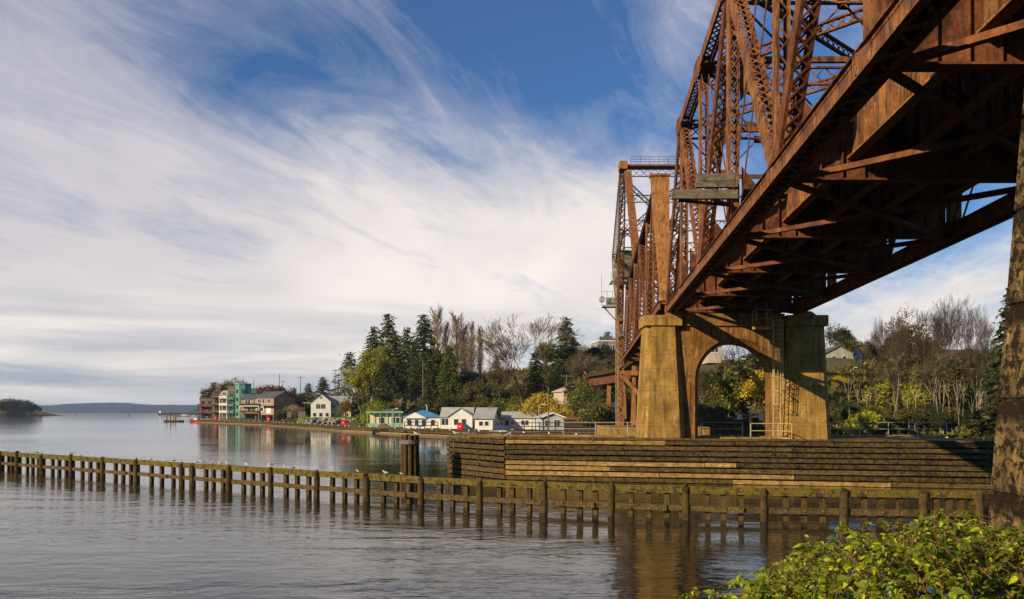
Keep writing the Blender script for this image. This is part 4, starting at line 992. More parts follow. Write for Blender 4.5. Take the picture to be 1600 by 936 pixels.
# channel marker
x = xw(64, 700); MK = empty('channel_marker', (x, 700, 0), 0, 'dark pile channel marker with flat board standing in the water near the left headland', 'marker')
MB().tube((x, 700, -2), (x, 700, 4.2), .5, .4, 8).build('pile', M_WPOST, MK); MB().box(x - 1.7, x + 1.7, 699.2, 699.5, 2.6, 4.9).build('marker_board', M_MAROONP if 'M_MAROONP' in globals() else M_RUSTD, MK)
for px, py, d, col, lb in ((118, 647, 1150, (0.5, .06, .03), 'tiny red channel buoy far out on the open water'), (202, 647, 1150, (0.03, .12, .06), 'tiny green channel buoy far out on the open water')):
    b = MB(); x = xw(px, d); b.tube((x, d, -.5), (x, d, .8), 1.1, 1.0, 10); b.tube((x, d, .8), (x, d, 3.2), .7, .25, 8); tag(b.build('channel_buoy', paint(lb[:12].replace(' ', '_'), col, .5)), lb, 'buoy')

# red boxes on the walkway
M_RED = paint('red_box_paint', (0.62, 0.018, 0.02), .5, .15)
for px, py, d, s_, lb in ((337, 656, 372, 1.0, 'leftmost red box on the guide pier, below the weathered flats'), (420, 659, 292, 1.0, 'red box on the guide pier before the tan house'), (537, 665.5, 204, 1.0, 'red box on the guide pier right of the white house lawn'), (720, 671, 157, 1.0, 'red box on the guide pier before the white gabled houseboat')):
    x = xw(px, d); w = 9.2 / F * d / 2 * (0.8 if px < 500 else 1); hh = 14.5 / F * d * (0.85 if px < 500 else 1)
    z0 = 1.13; y0 = d + 2.2 * 0
    # set on the walkway
    i = min(range(400), key=lambda k: abs(800 + F * (DK[0][0] + 0) / 1 - 0) if False else 0)
    best = None
    for A, B in zip(DK, DK[1:]):
        for k in range(40):
            q = Vector((A[0] + (B[0] - A[0]) * k / 40, A[1] + (B[1] - A[1]) * k / 40, 0)); e = abs(800 + (q.x + 1.5) / (q.y + 2) * F - px)
            if best is None or e < best[0]: best = (e, q)
    q = best[1] + Vector((1.5, 2, 0))
    o = empty('red_box', (q.x, q.y, z0), 0, lb, 'box', 'red boxes along the guide pier')
    sc_ = q.y / F; w = {337: 1.7, 420: 2.5, 537: 3.4, 720: 4.4}[px] * sc_; hh = {337: 6, 420: 7.5, 537: 9, 720: 11.5}[px] * sc_
    b = MB(); b.box(-w, w, -w * .8, w * .8, .1, hh); b.build('cabinet', M_RED, o, local=True, bevel=.04)
    MB().box(-w * 1.08, w * 1.08, -w * .9, w * .9, hh + .003, hh + .1).build('lid', M_RED, o, local=True)
    MB().box(-w * .45, w * .2, -w * .8 - .03, -w * .8 - .003, hh * .5, hh * .62).build('white_notice', M_TRIM, o, local=True)
    MB().box(-w * .9, w * .9, -w * .7, w * .7, 0, .098).build('plinth', M_DARK, o, local=True)
# ================================================================ houses
def windows(par, wins, y, axis='front', xw_=0, frame_mat=None, d=.07):
    for (u, v, w, h) in wins:
        f = MB(); t = max(.07, w * .07)
        def bx(b, u0, u1, v0, v1, a, c):
            if axis == 'front': b.box(u0, u1, y - c, y - a, v0, v1)
            elif axis == 'right': b.box(xw_ + a, xw_ + c, u0, u1, v0, v1)
            else: b.box(xw_ - c, xw_ - a, u0, u1, v0, v1)
        bx(f, u - w / 2, u + w / 2, v - h / 2 - t, v - h / 2, .003, d); bx(f, u - w / 2, u + w / 2, v + h / 2, v + h / 2 + t, .003, d)
        bx(f, u - w / 2 - t, u - w / 2, v - h / 2 - t, v + h / 2 + t, .003, d); bx(f, u + w / 2, u + w / 2 + t, v - h / 2 - t, v + h / 2 + t, .003, d)
        if w > 1.1: bx(f, u - t / 3, u + t / 3, v - h / 2, v + h / 2, .003, d * .8)
        fo = f.build('window', frame_mat or M_TRIM, par, local=True)
        g_ = MB(); bx(g_, u - w / 2, u + w / 2, v - h / 2, v + h / 2, .004, d * .35); g_.build('pane', M_GLASS, fo, local=True)
def roof_gable(b, w, dep, z, rise, ridge, ov=.4, th=.18):
    if ridge == 'x':      # ridge runs left-right
        for s_ in (-1, 1):
            y0 = s_ * (dep / 2 + ov); sl = rise / (dep / 2); ze = z - ov * sl
            vs = [(-w / 2 - ov, y0, ze), (w / 2 + ov, y0, ze), (w / 2 + ov, 0, z + rise), (-w / 2 - ov, 0, z + rise)]
            b.add(vs + [(x, y, q + th) for x, y, q in vs], [(0, 1, 2, 3), (4, 7, 6, 5), (0, 4, 5, 1), (1, 5, 6, 2), (2, 6, 7, 3), (3, 7, 4, 0)])
    else:
        for s_ in (-1, 1):
            x0 = s_ * (w / 2 + ov); sl = rise / (w / 2); ze = z - ov * sl
            vs = [(x0, -dep / 2 - ov, ze), (x0, dep / 2 + ov, ze), (0, dep / 2 + ov, z + rise), (0, -dep / 2 - ov, z + rise)]
            b.add(vs + [(x, y, q + th) for x, y, q in vs], [(0, 1, 2, 3), (4, 7, 6, 5), (0, 4, 5, 1), (1, 5, 6, 2), (2, 6, 7, 3), (3, 7, 4, 0)])
def house(name, label, loc, rz, w, dep, wall_h, rise, ridge, wm, rm, wins=(), rwins=(), lwins=(), base=0.0, door=None, cat='house', hip=False, chimney=None, group=None, flat=False):
    o = empty(name, loc, rz, label, cat, group); b = MB()
    z0 = -base if base else -1.0; W2, D2 = w / 2, dep / 2
    if flat or hip: b.box(-W2, W2, -D2, D2, z0, wall_h)
    elif ridge == 'x': b.prism([(-D2, z0), (D2, z0), (D2, wall_h), (0, wall_h + rise), (-D2, wall_h)], 'x', -W2, W2)
    else: b.prism([(-W2, z0), (W2, z0), (W2, wall_h), (0, wall_h + rise), (-W2, wall_h)], 'y', -D2, D2)
    b.build('wall', wm, o, local=True)
    r_ = MB()
    if flat:
        r_.box(-W2 - .25, W2 + .25, -D2 - .25, D2 + .25, wall_h + .003, wall_h + .35)
    elif hip:
        ov = .5; a = [(-W2 - ov, -D2 - ov, wall_h - .05), (W2 + ov, -D2 - ov, wall_h - .05), (W2 + ov, D2 + ov, wall_h - .05), (-W2 - ov, D2 + ov, wall_h - .05)]
        k = min(W2, D2) * .95; t_ = [(-W2 + k, 0, wall_h + rise), (W2 - k, 0, wall_h + rise)]
        r_.add(a + t_, [(0, 1, 5, 4), (1, 2, 5), (2, 3, 4, 5), (3, 0, 4), (3, 2, 1, 0)])
    else: roof_gable(r_, w, dep, wall_h + .02, rise, ridge)
    ro = r_.build('roof', rm, o, local=True)
    if chimney:
        cx, cy, ch = chimney; c = MB(); c.box(cx - .4, cx + .4, cy - .4, cy + .4, wall_h, wall_h + rise + ch); c.build('chimney', M_BRICK, ro, local=True)
    windows(o, wins, -D2); windows(o, rwins, 0, 'right', W2); windows(o, lwins, 0, 'left', -W2)
    if door:
        u, dw, dh = door; q = MB(); q.box(u - dw / 2, u + dw / 2, -D2 - .06, -D2 - .003, 0.05, dh); q.build('door', M_TRIM, o, local=True)
    return o
M_BRICK = paint('red_brick', (0.28, 0.10, 0.06), .85, .3, 4)
M_SLATE = shingle('dark_shingle_roof', (0.085, 0.08, 0.082)); M_GREYR = shingle('pale_grey_roof', (0.40, 0.40, 0.38)); M_GREYR2 = shingle('weathered_grey_roof', (0.30, 0.31, 0.32))
M_BLUER = paint('blue_metal_roof', (0.035, 0.22, 0.42), .45, .15, .8); M_BROWNR = shingle('brown_shingle_roof', (0.12, 0.08, 0.06)); M_REDR = shingle('red_brown_roof', (0.26, 0.095, 0.05)); M_PINKR = shingle('tan_metal_roof', (0.50, 0.40, 0.32))
M_TANW = siding('tan_shingled_wall', (0.36, 0.25, 0.165)); M_BROWNW = siding('brown_shingled_wall', (0.17, 0.12, 0.08)); M_GREYW = siding('grey_weathered_wall', (0.17, 0.155, 0.135))
M_TEAL = paint('teal_paint', (0.11, 0.29, 0.24), .6, .15, .6); M_TEALD = siding('dark_teal_wall', (0.05, 0.17, 0.15)); M_REDP = paint('faded_red_paint', (0.26, 0.04, 0.04), .6)
M_CREAM = siding('cream_siding', (0.72, 0.62, 0.40)); M_BEIGE = siding('beige_boards', (0.52, 0.42, 0.34)); M_MINT = paint('mint_green_trim', (0.22, 0.46, 0.30), .5); M_SAGE = siding('sage_green_siding', (0.32, 0.36, 0.28)); M_MODG = siding('grey_panel_wall', (0.27, 0.29, 0.31), .6)
M_BLUEG = siding('blue_grey_siding', (0.46, 0.52, 0.56)); M_WOODH = siding('dark_shed_boards', (0.06, 0.045, 0.04))
def gz(x, y): return ground(x, y)
def balc(par, x0, x1, y, z, dpt, slab, railm, posts=True, up=None):
    o = MB().box(x0, x1, y - dpt, y - .003, z, z + .22).build('balcony', slab, par, local=True)
    rl = MB(); rl.box(x0 + .02, x1 - .02, y - dpt + .02, y - dpt + .1, z + .35, z + 1.15)
    for s_ in (x0 + .02, x1 - .12): rl.box(s_, s_ + .1, y - dpt + .1, y, z + .35, z + 1.15)
    rl.build('balustrade', railm, o, local=True)
    if posts:
        pb = MB(); zz = up or 2.9
        for s_ in (x0 + .05, x1 - .25): pb.box(s_, s_ + .2, y - dpt + .1, y - dpt + .3, z - zz + .24, z)
        pb.build('posts', slab, o, local=True)
D1 = 372.0; S1 = D1 / F
def wx(px): return xw(px, D1)
def hz(py, d=D1): return EYE + (HZ - py) / F * d
# a) weathered block with red balconies
def flats(name, label, px0, px1, top, wm, rm, bal, slab, railm, dep=9, roof='flat', rows=3, y=D1, extra=None, zoff=1.2):
    x0, x1 = xw(px0, y), xw(px1, y); cx = (x0 + x1) / 2; w = x1 - x0; H = hz(top, y) - zoff
    o = empty(name, (cx, y + dep / 2, zoff), 0, label, 'building'); D2 = dep / 2
    b = MB()
    if roof == 'flat': b.box(-w / 2, w / 2, -D2, D2, -2, H)
    else: b.prism([(-D2, -2), (D2, -2), (D2, H), (D2 * .2, H), (-D2, H - 2.4)], 'x', -w / 2, w / 2)
    b.build('wall', wm, o, local=True)
    r_ = MB()
    if roof == 'flat': r_.box(-w / 2 - .2, w / 2 + .2, -D2 - .2, D2 + .2, H + .003, H + .4)
    else: r_.add([(-w / 2 - .3, -D2 - .4, H - 2.4), (w / 2 + .3, -D2 - .4, H - 2.4), (w / 2 + .3, D2 * .2, H + .15), (-w / 2 - .3, D2 * .2, H + .15), (-w / 2 - .3, -D2 - .4, H - 2.7), (w / 2 + .3, -D2 - .4, H - 2.7), (w / 2 + .3, D2 * .2, H - .1), (-w / 2 - .3, D2 * .2, H - .1)], [(0, 1, 2, 3), (7, 6, 5, 4), (0, 4, 5, 1), (1, 5, 6, 2), (2, 6, 7, 3), (3, 7, 4, 0)])
    r_.build('roof', rm, o, local=True)
    n = max(1, int(w / 2.6)); fl = (H - .5) / rows; wins = []
    for i in range(rows):
        for k in range(n): wins.append((-w / 2 + w * (k + .5) / n, fl * (i + .55), min(1.5, w / n * .55), 1.6))
    windows(o, wins, -D2, frame_mat=slab)
    windows(o, [(0, fl * (i + .55), 1.3, 1.4) for i in range(rows)], 0, 'right', w / 2, frame_mat=slab)
    for i in range(bal): balc(o, -w / 2 + .1, w / 2 - .1, -D2, fl * (i + 1) - .25 if rows > bal else fl * (i + 1), 1.9, slab, railm, up=fl)
    return o
flats('waterfront_flats', 'low grey weathered flats with red balconies, leftmost on the waterfront', 312, 333, 623, M_GREYW, M_SLATE, 2, M_WDARK, M_REDP, y=374)
flats('waterfront_flats', 'brown shingled stepped flats with roof boxes beside the red balconies', 332, 345, 608, M_BROWNW, M_BROWNR, 3, M_WMID, M_BROWNW, rows=4, y=372, roof='pent')
flats('waterfront_flats', 'narrow flats with white balconies and tan sloping roof', 344, 357, 609, M_BROWNW, M_PINKR, 3, M_TRIM, M_TRIM, rows=4, y=370, roof='pent')
flats('waterfront_flats', 'flats with stacked teal balconies left of the teal tower', 356, 367, 611, M_BROWNW, M_TEAL, 3, M_TEAL, M_TEAL, rows=4, y=369)
flats('waterfront_flats', 'dark teal rear block stepping down right of the teal tower', 384, 401, 608, M_TEALD, M_TEALD, 0, M_TEAL, M_TEAL, rows=3, y=384)
yt = 364; x0, x1 = xw(367, yt), xw(385, yt); w = x1 - x0; H = hz(600, yt) - 1.2
o = empty('stair_tower', ((x0 + x1) / 2, yt + 3, 1.2), 0, 'bright teal faceted tower with stacked windows, tallest waterfront building', 'tower')
b = MB(); b.prism([(-w / 2, -2.2), (-w * .12, -3), (w * .35, -2.4), (w / 2, -1), (w / 2, 4), (-w / 2, 4)], 'z', -2, H); b.build('wall', M_TEAL, o, local=True)
b = MB(); b.prism([(-w / 2 - .2, -2.4), (-w * .12, -3.3), (w * .35, -2.7), (w / 2 + .2, -1.1), (w / 2 + .2, 4.2), (-w / 2 - .2, 4.2)], 'z', H + .003, H + .35); b.build('roof', M_MINT, o, local=True)
windows(o, [(-w * .31, H * q, 1.1, 1.9) for q in (.16, .36, .57, .8)], -2.75, frame_mat=M_TRIM)
windows(o, [(w * .2, H * q, 1.3, 1.9) for q in (.36, .57, .8)], -2.85, frame_mat=M_TEALD)
# roof boxes and planters on the brown block
b = MB(); b.box(wx(335), wx(344), 373, 377, hz(607), hz(601)); tag(b.build('roof_hut', M_BROWNW), 'small brown hut on the roof of the brown shingled flats', 'hut')
b = MB(); b.box(wx(349), wx(366), 375, 379, hz(612), hz(602.5)); tag(b.build('roof_hut', M_BROWNW), 'long brown roof hut behind the tan sloping roof', 'hut')
# b) tan house pair on stilts
Dh = 325; bz = 3.6
o = house('stilt_house', 'tan shingled house raised on stilts with dark gabled roof right of the flats', (xw(424, Dh), Dh + 5, hz(646, Dh)), R(-28), 10.5, 12, 6.3, 2.6, 'x', M_TANW, M_SLATE, [(-2.6, 5.0, 1.6, 1.7), (-.4, 5.0, 1.0, 1.7), (2.6, 5.0, 1.8, 1.7), (-2.2, 1.7, 3.4, 1.6)], [(1, 5.2, 1.0, 1.6), (0, 2.0, 1.2, 1.4)], base=.6, door=(2.4, 2.4, 2.9), chimney=(2.5, 2.5, .4))
for (x, y) in ((-4.8, -5.6), (-1.8, -5.6), (1.4, -5.6), (4.8, -5.6), (-4.8, 0), (4.8, 0), (4.8, 5)): MB().box(x - .25, x + .25, y - .25, y + .25, -4.2, -.61).build('stilt', M_WGREY, o, local=True)
MB().box(-.6, 7.2, -8.0, -6.1, 2.9, 3.15).build('balcony', M_WDARK, o, local=True)
o = house('stilt_house', 'tan shingled house with open balconies between teal tower and stilt house', (xw(392, Dh), Dh + 7, hz(646, Dh)), R(-8), 8.6, 9, 5.9, 2.0, 'x', M_TANW, M_SLATE, [(-1.6, 4.6, 2.2, 1.8), (1.8, 4.6, 2.0, 1.8), (0, 1.6, 3.6, 1.8)], [], base=.6)
balc(o, -4.2, 4.2, -4.5, 2.9, 2.0, M_TRIM, M_WDARK); balc(o, -4.2, 4.2, -4.5, 0.0, 2.0, M_TANW, M_WMID, up=3.4)
# c) white house on the lawn
Dw = 288
o = house('white_house', 'two storey white house with dark roof and front gable behind the lawn', (xw(499, Dw), Dw + 4, hz(652, Dw)), R(8), 7.0, 9, 5.6, 3.0, 'y', M_WHITE, M_SLATE, [(-.9, 3.9, 1.5, 1.6), (.8, 3.9, 1.5, 1.6), (-2.2, .9, 1.1, 1.3), (0, .9, 1.1, 1.3), (2.2, .9, 1.1, 1.3)], [], chimney=None)
b = MB(); b.tube((0, -4.53, 7.1), (0, -4.6, 7.1), .5, .5, 12); b.build('round_vent', M_TANW, o, local=True)
o = house('house_wing', 'yellow cream wing with grey roof joined to the white gabled house', (xw(524, Dw), Dw + 7, hz(652, Dw)), R(8), 8.6, 8, 5.2, 2.4, 'x', M_CREAM, M_GREYR2, [(-2.2, 3.9, 1.8, 1.2), (2.4, 3.9, 1.6, 1.2), (-2.6, .9, 1.3, 1.3), (0, .9, 1.3, 1.3), (2.8, .9, 1.3, 1.3)], [(0, 3.6, 1.2, 1.2)])
house('gable_house', 'cream steep gabled house with brown roof half hidden behind the yellow wing', (xw(536, 306), 306, hz(648, 306)), R(14), 8.5, 11, 5.2, 4.2, 'y', M_CREAM, M_BROWNR, [(0, 6.6, 1.0, 1.3)], [(0, 2.5, 1.2, 1.4)])
b = MB(); b.box(-3, 3, -2, 2, 0, .25); o = b.build('open_porch_roof', M_PINKR); o.location = (xw(486, 290), 291, hz(630, 290)); o.rotation_euler = (0, 0, R(10)); tag(o, 'small pink flat porch roof left of the white house', 'porch')
o2 = MB().box(-2.6, -2.3, -1.7, -1.4, -5.2, -.004).box(2.3, 2.6, -1.7, -1.4, -5.2, -.004).build('post', M_WMID, o, local=True)
# lawn
lb = MB(); n = 24
vs = []
for j in range(7):
    for i in range(n):
        px = 462 + (572 - 462) * i / (n - 1); d = 262 + 30 * j / 6 ; 
        zz = hz(659, 262) * (1 - j / 6) + hz(651, 292) * j / 6 + .1 * math.sin(i * 1.3 + j)
        vs.append((xw(px, d), d, zz if 0 < i < n - 1 and j > 0 else zz - 2.5))
lb.add(vs, [(j * n + i, j * n + i + 1, (j + 1) * n + i + 1, (j + 1) * n + i) for j in range(6) for i in range(n - 1)])
tag(lb.build('lawn', M_LAWN, smooth=True), kind='structure')
# rocks along the lawn
M_ROCK = paint('pale_riprap_rock', (0.36, 0.33, 0.29), .9, .5, .7)
r = random.Random(21); rb = None
for k in range(46):
    px = 480 + k * 2.25 + r.uniform(-.8, .8) + (10 if k > 40 else 0); d = 258 + r.uniform(-2, 2); s_ = r.uniform(.5, 1.0)
    if rb is None:
        b = MB(); bm = bmesh.new(); bmesh.ops.create_icosphere(bm, subdivisions=2, radius=1)
        for v in bm.verts: v.co *= 1 + .28 * math.sin(v.co.x * 5 + v.co.y * 3) * math.cos(v.co.z * 4 + v.co.y * 2)
        me = bpy.data.meshes.new('boulder'); bm.to_mesh(me); bm.free(); me.materials.append(M_ROCK)
        rb = bpy.data.objects.new('boulder', me); COL.objects.link(rb); o = rb
    else: o = rb.copy(); COL.objects.link(o)
    tag(o, 'pale grey boulder in the riprap row at the foot of the lawn', 'boulder', 'riprap boulders below the lawn')
    o.location = (xw(px, d), d, hz(659, d) + r.uniform(-.5, .5)); o.scale = (s_ * 1.2, s_, s_ * .8); o.rotation_euler = (r.random(), r.random(), r.random() * 6)
# d) houses up the slope
house('hill_house', 'white hill house with dark roof high among the trees left of the fir grove', (xw(592, 350), 350, hz(612, 350)), R(20), 12, 10, 6, 3.2, 'x', M_WHITE, M_SLATE, [(-3.4, 3.4, 1.6, 1.6), (0, 3.4, 1.6, 1.6), (3.4, 3.4, 1.6, 1.6)], [(0, 3, 1.4, 1.5)], base=5)
house('hill_house', 'flat roofed grey hill house above the white hill house', (xw(549, 372), 372, hz(597, 372)), R(10), 10, 8, 5.5, 0, 'x', M_BLUEG, M_GREYR, [(-2.6, 3.2, 2.2, 1.6), (2.2, 3.2, 2.4, 1.6)], [], base=6, flat=True)
house('hill_house', 'small white cottage on the slope under the flat roofed hill house', (xw(568, 352), 352, hz(614, 352)), R(16), 8, 8, 4, 2.4, 'y', M_BEIGE, M_SLATE, [(-1.6, 2.4, 1.2, 1.4), (1.6, 2.4, 1.2, 1.4)], [], base=4)
# e) houseboats
def hboat(label, px0, px1, d, eave, top, ridge, wm, rm, wins, hip=False, extra=None, base=667, dep=8, door=None, rz=0, flat=False, lw=None):
    w = (px1 - px0) / F * d; z0 = 1.0
    o = house('houseboat', label, (xw((px0 + px1) / 2, d), d + dep / 2, z0), rz, w, dep, hz(eave, d) - z0, hz(top, d) - hz(eave, d), ridge, wm, rm, wins, hip=hip, cat='houseboat', door=door, flat=flat)
    MB().box(-w / 2 - .8, w / 2 + .8, -dep / 2 - 1.2, dep / 2 + .6, -.9, -.02).build('float', M_WDARK, o, local=True)
    return o, w, dep
o, w, dp = hboat('low houseboat with mint green trim and posts, leftmost of the houseboats', 578, 628, 196, 645, 643.5, 'x', M_CREAM, M_WGREY, [(-1.0, 1.7, 1.4, 1.4), (2.4, 1.7, 2.2, 1.4)], flat=True)
H = hz(645, 196) - 1.0
MB().box(-w / 2 - .6, w / 2 + .5, -dp / 2 - 1.6, -dp / 2 - .26, H - .02, H + .32).build('trim_fascia', M_MINT, o, local=True)
for k in range(6): MB().box(-w / 2 - .4 + k * (w / 5), -w / 2 - .28 + k * (w / 5), -dp / 2 - 1.5, -dp / 2 - 1.38, 0, H - .03).build('post', M_MINT, o, local=True)
MB().box(-w / 2 - .6, w / 2 + .5, -dp / 2 - 1.5, -dp / 2 - 1.4, .1, .95).build('balustrade', M_MINT, o, local=True)
MB().prism([(-w / 2 + 2, H + .36), (w / 2 - .4, H + .36), (w / 2 - 2.2, H + 1.0), (-w / 2 + 3.5, H + 1.0)], 'y', -2, 3).build('roof_rise', M_SLATE, o, local=True)
o, w, dp = hboat('houseboat with bright blue hipped roof and white front', 630, 688, 186, 651.5, 641, 'x', M_WHITE, M_BLUER, [(-2.9, 1.3, 1.0, 1.3), (-1.2, 1.3, .8, 1.3), (.5, 1.3, 1.0, 1.3), (2.6, 1.3, .9, 1.3)], hip=True)
H = hz(651.5, 186) - 1
MB().prism([(-4.1, H - .3), (1.2, H - .3), (-1.5, H + 1.05)], 'y', -dp / 2 - .55, -dp / 2 - .3).build('gable_front', M_TRIM, o, local=True)
MB().tube((.8, 0, H + 1.2), (.8, 0, H + 2.6), .14, .14, 8).tube((.8, 0, H + 2.6), (.35, 0, H + 2.95), .14, .14, 8).build('stove_pipe', M_GALV, o, local=True)
o, w, dp = hboat('white houseboat with pale grey roof and wide gabled entrance', 690, 737, 180, 651, 637.5, 'x', M_WHITE, M_GREYR, [(-2.6, 1.5, 1.5, 1.5), (3.0, 1.5, 1.5, 1.5)], dep=9)
H = hz(651, 180) - 1
b = MB(); b.prism([(-1.6, -.1), (3.6, -.1), (3.6, H + .1), (1.0, H + 1.8), (-1.6, H + .1)], 'y', -dp / 2 - 1.5, -dp / 2 - .01); b.build('porch', M_WHITE, o, local=True)
b = MB()
for s_ in (-1, 1):
    vs = [(1.0, -dp / 2 - 1.8, H + 1.95), (1.0, -dp / 2 + 3, H + 1.95), (1.0 + s_ * 3.1, -dp / 2 + 3, H - .15), (1.0 + s_ * 3.1, -dp / 2 - 1.8, H - .15)]
    b.add(vs + [(x, y, z + .14) for x, y, z in vs], [(0, 1, 2, 3), (4, 7, 6, 5), (0, 4, 5, 1), (1, 5, 6, 2), (2, 6, 7, 3), (3, 7, 4, 0)])
b.build('porch_roof', M_GREYR, o, local=True)
windows(o, [(0, 1.3, 1.0, 1.7), (1.7, 1.3, 1.0, 1.7)], -dp / 2 - 1.5)
MB().box(-w / 2, w / 2, -dp / 2 - 2.4, -dp / 2 - 2.32, 0, .85).build('white_balustrade', M_TRIM, o, local=True)
o, w, dp = hboat('tall white houseboat with large pale roof slope facing the water', 746, 774, 168, 653.5, 638, 'x', M_WHITE, M_GREYR2, [(-.6, 1.3, .8, .9), (.6, 1.3, .8, .9)], dep=9, rz=R(-7))
o, w, dp = hboat('long low white houseboat with plain grey roof', 786, 836, 174, 652.5, 644.5, 'x', M_WHITE, M_GREYR, [(-2.6, 1.4, .8, 1.2), (.8, 1.4, .7, 1.0), (1.7, 1.4, .7, 1.0), (-1.4, 1.4, .6, .6)], dep=7)
o, w, dp = hboat('small blue grey houseboat with white trimmed front gable', 842, 879, 166, 652.5, 645.5, 'y', M_BLUEG, M_GREYR, [(-1.2, 1.4, .8, 1.2), (.9, 1.4, 1.2, 1.3)], dep=8, rz=R(6))
H = hz(652.5, 166) - 1; b = MB()
for s_ in (-1, 1): b.bar((0, -dp / 2 - .45, H + .98), (s_ * (w / 2 + .45), -dp / 2 - .45, H - .1), .05, .25, (0, 1, 0))
b.build('barge_board', M_TRIM, o, local=True)
o, w, dp = hboat('long dark shed houseboat with rusty flat roof left of the pier', 884, 943, 160, 655.5, 654, 'x', M_WOODH, M_REDR, [(1.6, 1.3, .9, 1.1)], dep=7, flat=True)
# f) beige shed on the slope
house('boat_shed', 'beige boarded shed with pale gable roof on the slope above the houseboats', (xw(891, 186), 190, hz(634, 186)), R(14), 5.2, 8.0, 3.4, 1.0, 'y', M_BEIGE, M_PINKR, [(-.3, 3.2, .4, .5)], [], base=3)
# g) modern block on the hilltop
yb = 252
house('hill_apartment_block', 'grey modern apartment block with tall glazing on the hilltop left of the bridge', (xw(948, yb), yb + 5, hz(573, yb)), R(10), 6.6, 9, 8.0, 0, 'x', M_MODG, M_TRIM, [(-2.2, 5.6, 1.1, 2.6), (-.6, 5.6, 1.0, 2.6), (1.9, 5.6, 1.4, 2.6), (-2.2, 2.2, 1.1, 2.2), (-.6, 2.2, 1.0, 2.2), (1.9, 2.2, 1.4, 2.2)], [], flat=True, base=4)
house('hill_house', 'pink distant house with dark roof left of the hilltop apartment block', (xw(915, 260), 262, hz(572, 260)), R(5), 7, 7, 2.6, 1.6, 'x', M_BEIGE, M_SLATE, [(0, 1.6, 1.4, 1.0)], [], base=4)
house('hill_house', 'red roofed house peeping above the hilltop apartment block', (xw(957, 285), 285, hz(548, 285)), R(5), 7, 7, 3.4, .9, 'x', M_REDR, M_BROWNR, [(0, 2, 2, 1.2)], [], base=6)
# h) houses right of the pier
HR = [(1303, 195, 578, 6.4, 3.8, 1.7, 'y', M_SAGE, M_BROWNR, 'sage green gabled house tight against the right side of the pier', [(-1.2, 2.6, .9, 1.0), (1.2, 2.6, .9, 1.0)], 0),
      (1344, 188, 600, 6.2, 3.2, .0, 'x', M_SAGE, M_TRIM, 'flat roofed pale green house with white fascia on the wooded slope', [(1.2, 1.7, 1.6, 1.2), (-1.6, 1.7, .8, 1.0)], 1),
      (1349, 215, 574, 9.0, 2.6, 2.6, 'x', M_WHITE, M_REDR, 'house with large red brown roof above the flat roofed green house', [(-2.5, 1.6, 1.2, 1.1), (2.4, 1.6, 1.2, 1.1)], 0),
      (1331, 208, 574, 3.4, 3.4, 2.4, 'y', M_WHITE, M_BROWNR, 'narrow white gable peak in front of the red brown roof', [(0, 3.4, .6, 1.0)], 0),
      (1383, 205, 577, 6.5, 2.2, .8, 'x', M_TANW, M_GREYR, 'low tan house with pale roof right of the red brown roof', [(-1.5, 1.2, 1.0, .8), (1.6, 1.2, 1.0, .8)], 0),
      (1425, 200, 572, 6.8, 3.0, 1.6, 'x', M_BEIGE, M_REDR, 'beige house with rust roof and white window behind the bare trunks', [(0, 1.9, .9, 1.0), (2.0, 1.9, .9, 1.0)], 0),
      (1452, 185, 590, 5.0, 2.6, 1.2, 'y', M_WHITE, M_GREYR2, 'small white gabled cottage low among the bare trunks', [(0, 1.4, .9, .9)], 0),
      (1502, 195, 582, 8.6, 3.4, 2.0, 'x', M_CREAM, M_BROWNR, 'cream house with brown roof near the dark conifer at right', [(-2.5, 1.9, 1.1, 1.1), (.4, 1.9, 1.1, 1.1), (3, 1.9, 1.1, 1.1)], 0),
      (1553, 185, 590, 6.0, 3.0, 1.8, 'y', M_WHITE, M_GREYR2, 'white gabled house partly behind the dark conifer at the far right', [(0, 1.9, 1.0, 1.1)], 0),
      (1110, 175, 560, 3.0, 2.4, .0, 'x', M_BEIGE, M_TRIM, 'white flat roofed house glimpsed at the top left of the pier archway', [(0, 1.6, 1.4, 1.0)], 1),
      (1205, 175, 560, 5.0, 2.6, 1.3, 'y', M_WHITE, M_BLUER, 'white house with blue trim glimpsed at the top right of the pier archway', [(0, 1.5, 1.0, 1.0)], 0)]
for (px, d, by, w, wh, rise, rd, wm, rm, lb, wi, fl) in HR:
    house('hillside_house', lb, (xw(px, d), d, hz(by, d)), R(rng.uniform(-12, 18)), w, 7, wh, rise, rd, wm, rm, wi, [(0, wh * .5, .9, .9)], [(0, wh * .5, .9, .9)], base=6 if px > 1250 else 1.2, flat=bool(fl))
# headland at the left edge
hb = MB(); n = 40; vs = []
for i in range(n + 1):
    px = -420 + (52 + 420) * i / n; x = xw(px, 1000); e = min(1, (n - i) / 4)
    hh = (2 + 7 * sst(0, 1, (46 - px) / 45)) * max(.05, e)
    vs += [(x, 985 + (1 - e) * 15, -1), (x, 992 + (1 - e) * 10, 1.5 * e), (x, 1010, hh * .7 + wob(x, 3)), (x, 1050, hh), (x, 1120, -1)]
hb.add(vs, [(i * 5 + j, (i + 1) * 5 + j, (i + 1) * 5 + j + 1, i * 5 + j + 1) for i in range(n) for j in range(4)])
tag(hb.build('headland', M_SOIL, smooth=True), kind='structure')
house('headland_house', 'brown hipped house among dark trees on the left headland', (xw(12, 1010), 1012, hz(636, 1010)), 0, 26, 14, 5.5, 5.0, 'x', M_BROWNW, M_BROWNR, [(-8, 3, 3, 2.4), (-2, 3, 3, 2.4), (4, 3, 3, 2.4), (9, 3, 2, 2.4)], [], base=8, hip=True, chimney=(2, 0, 1.5))
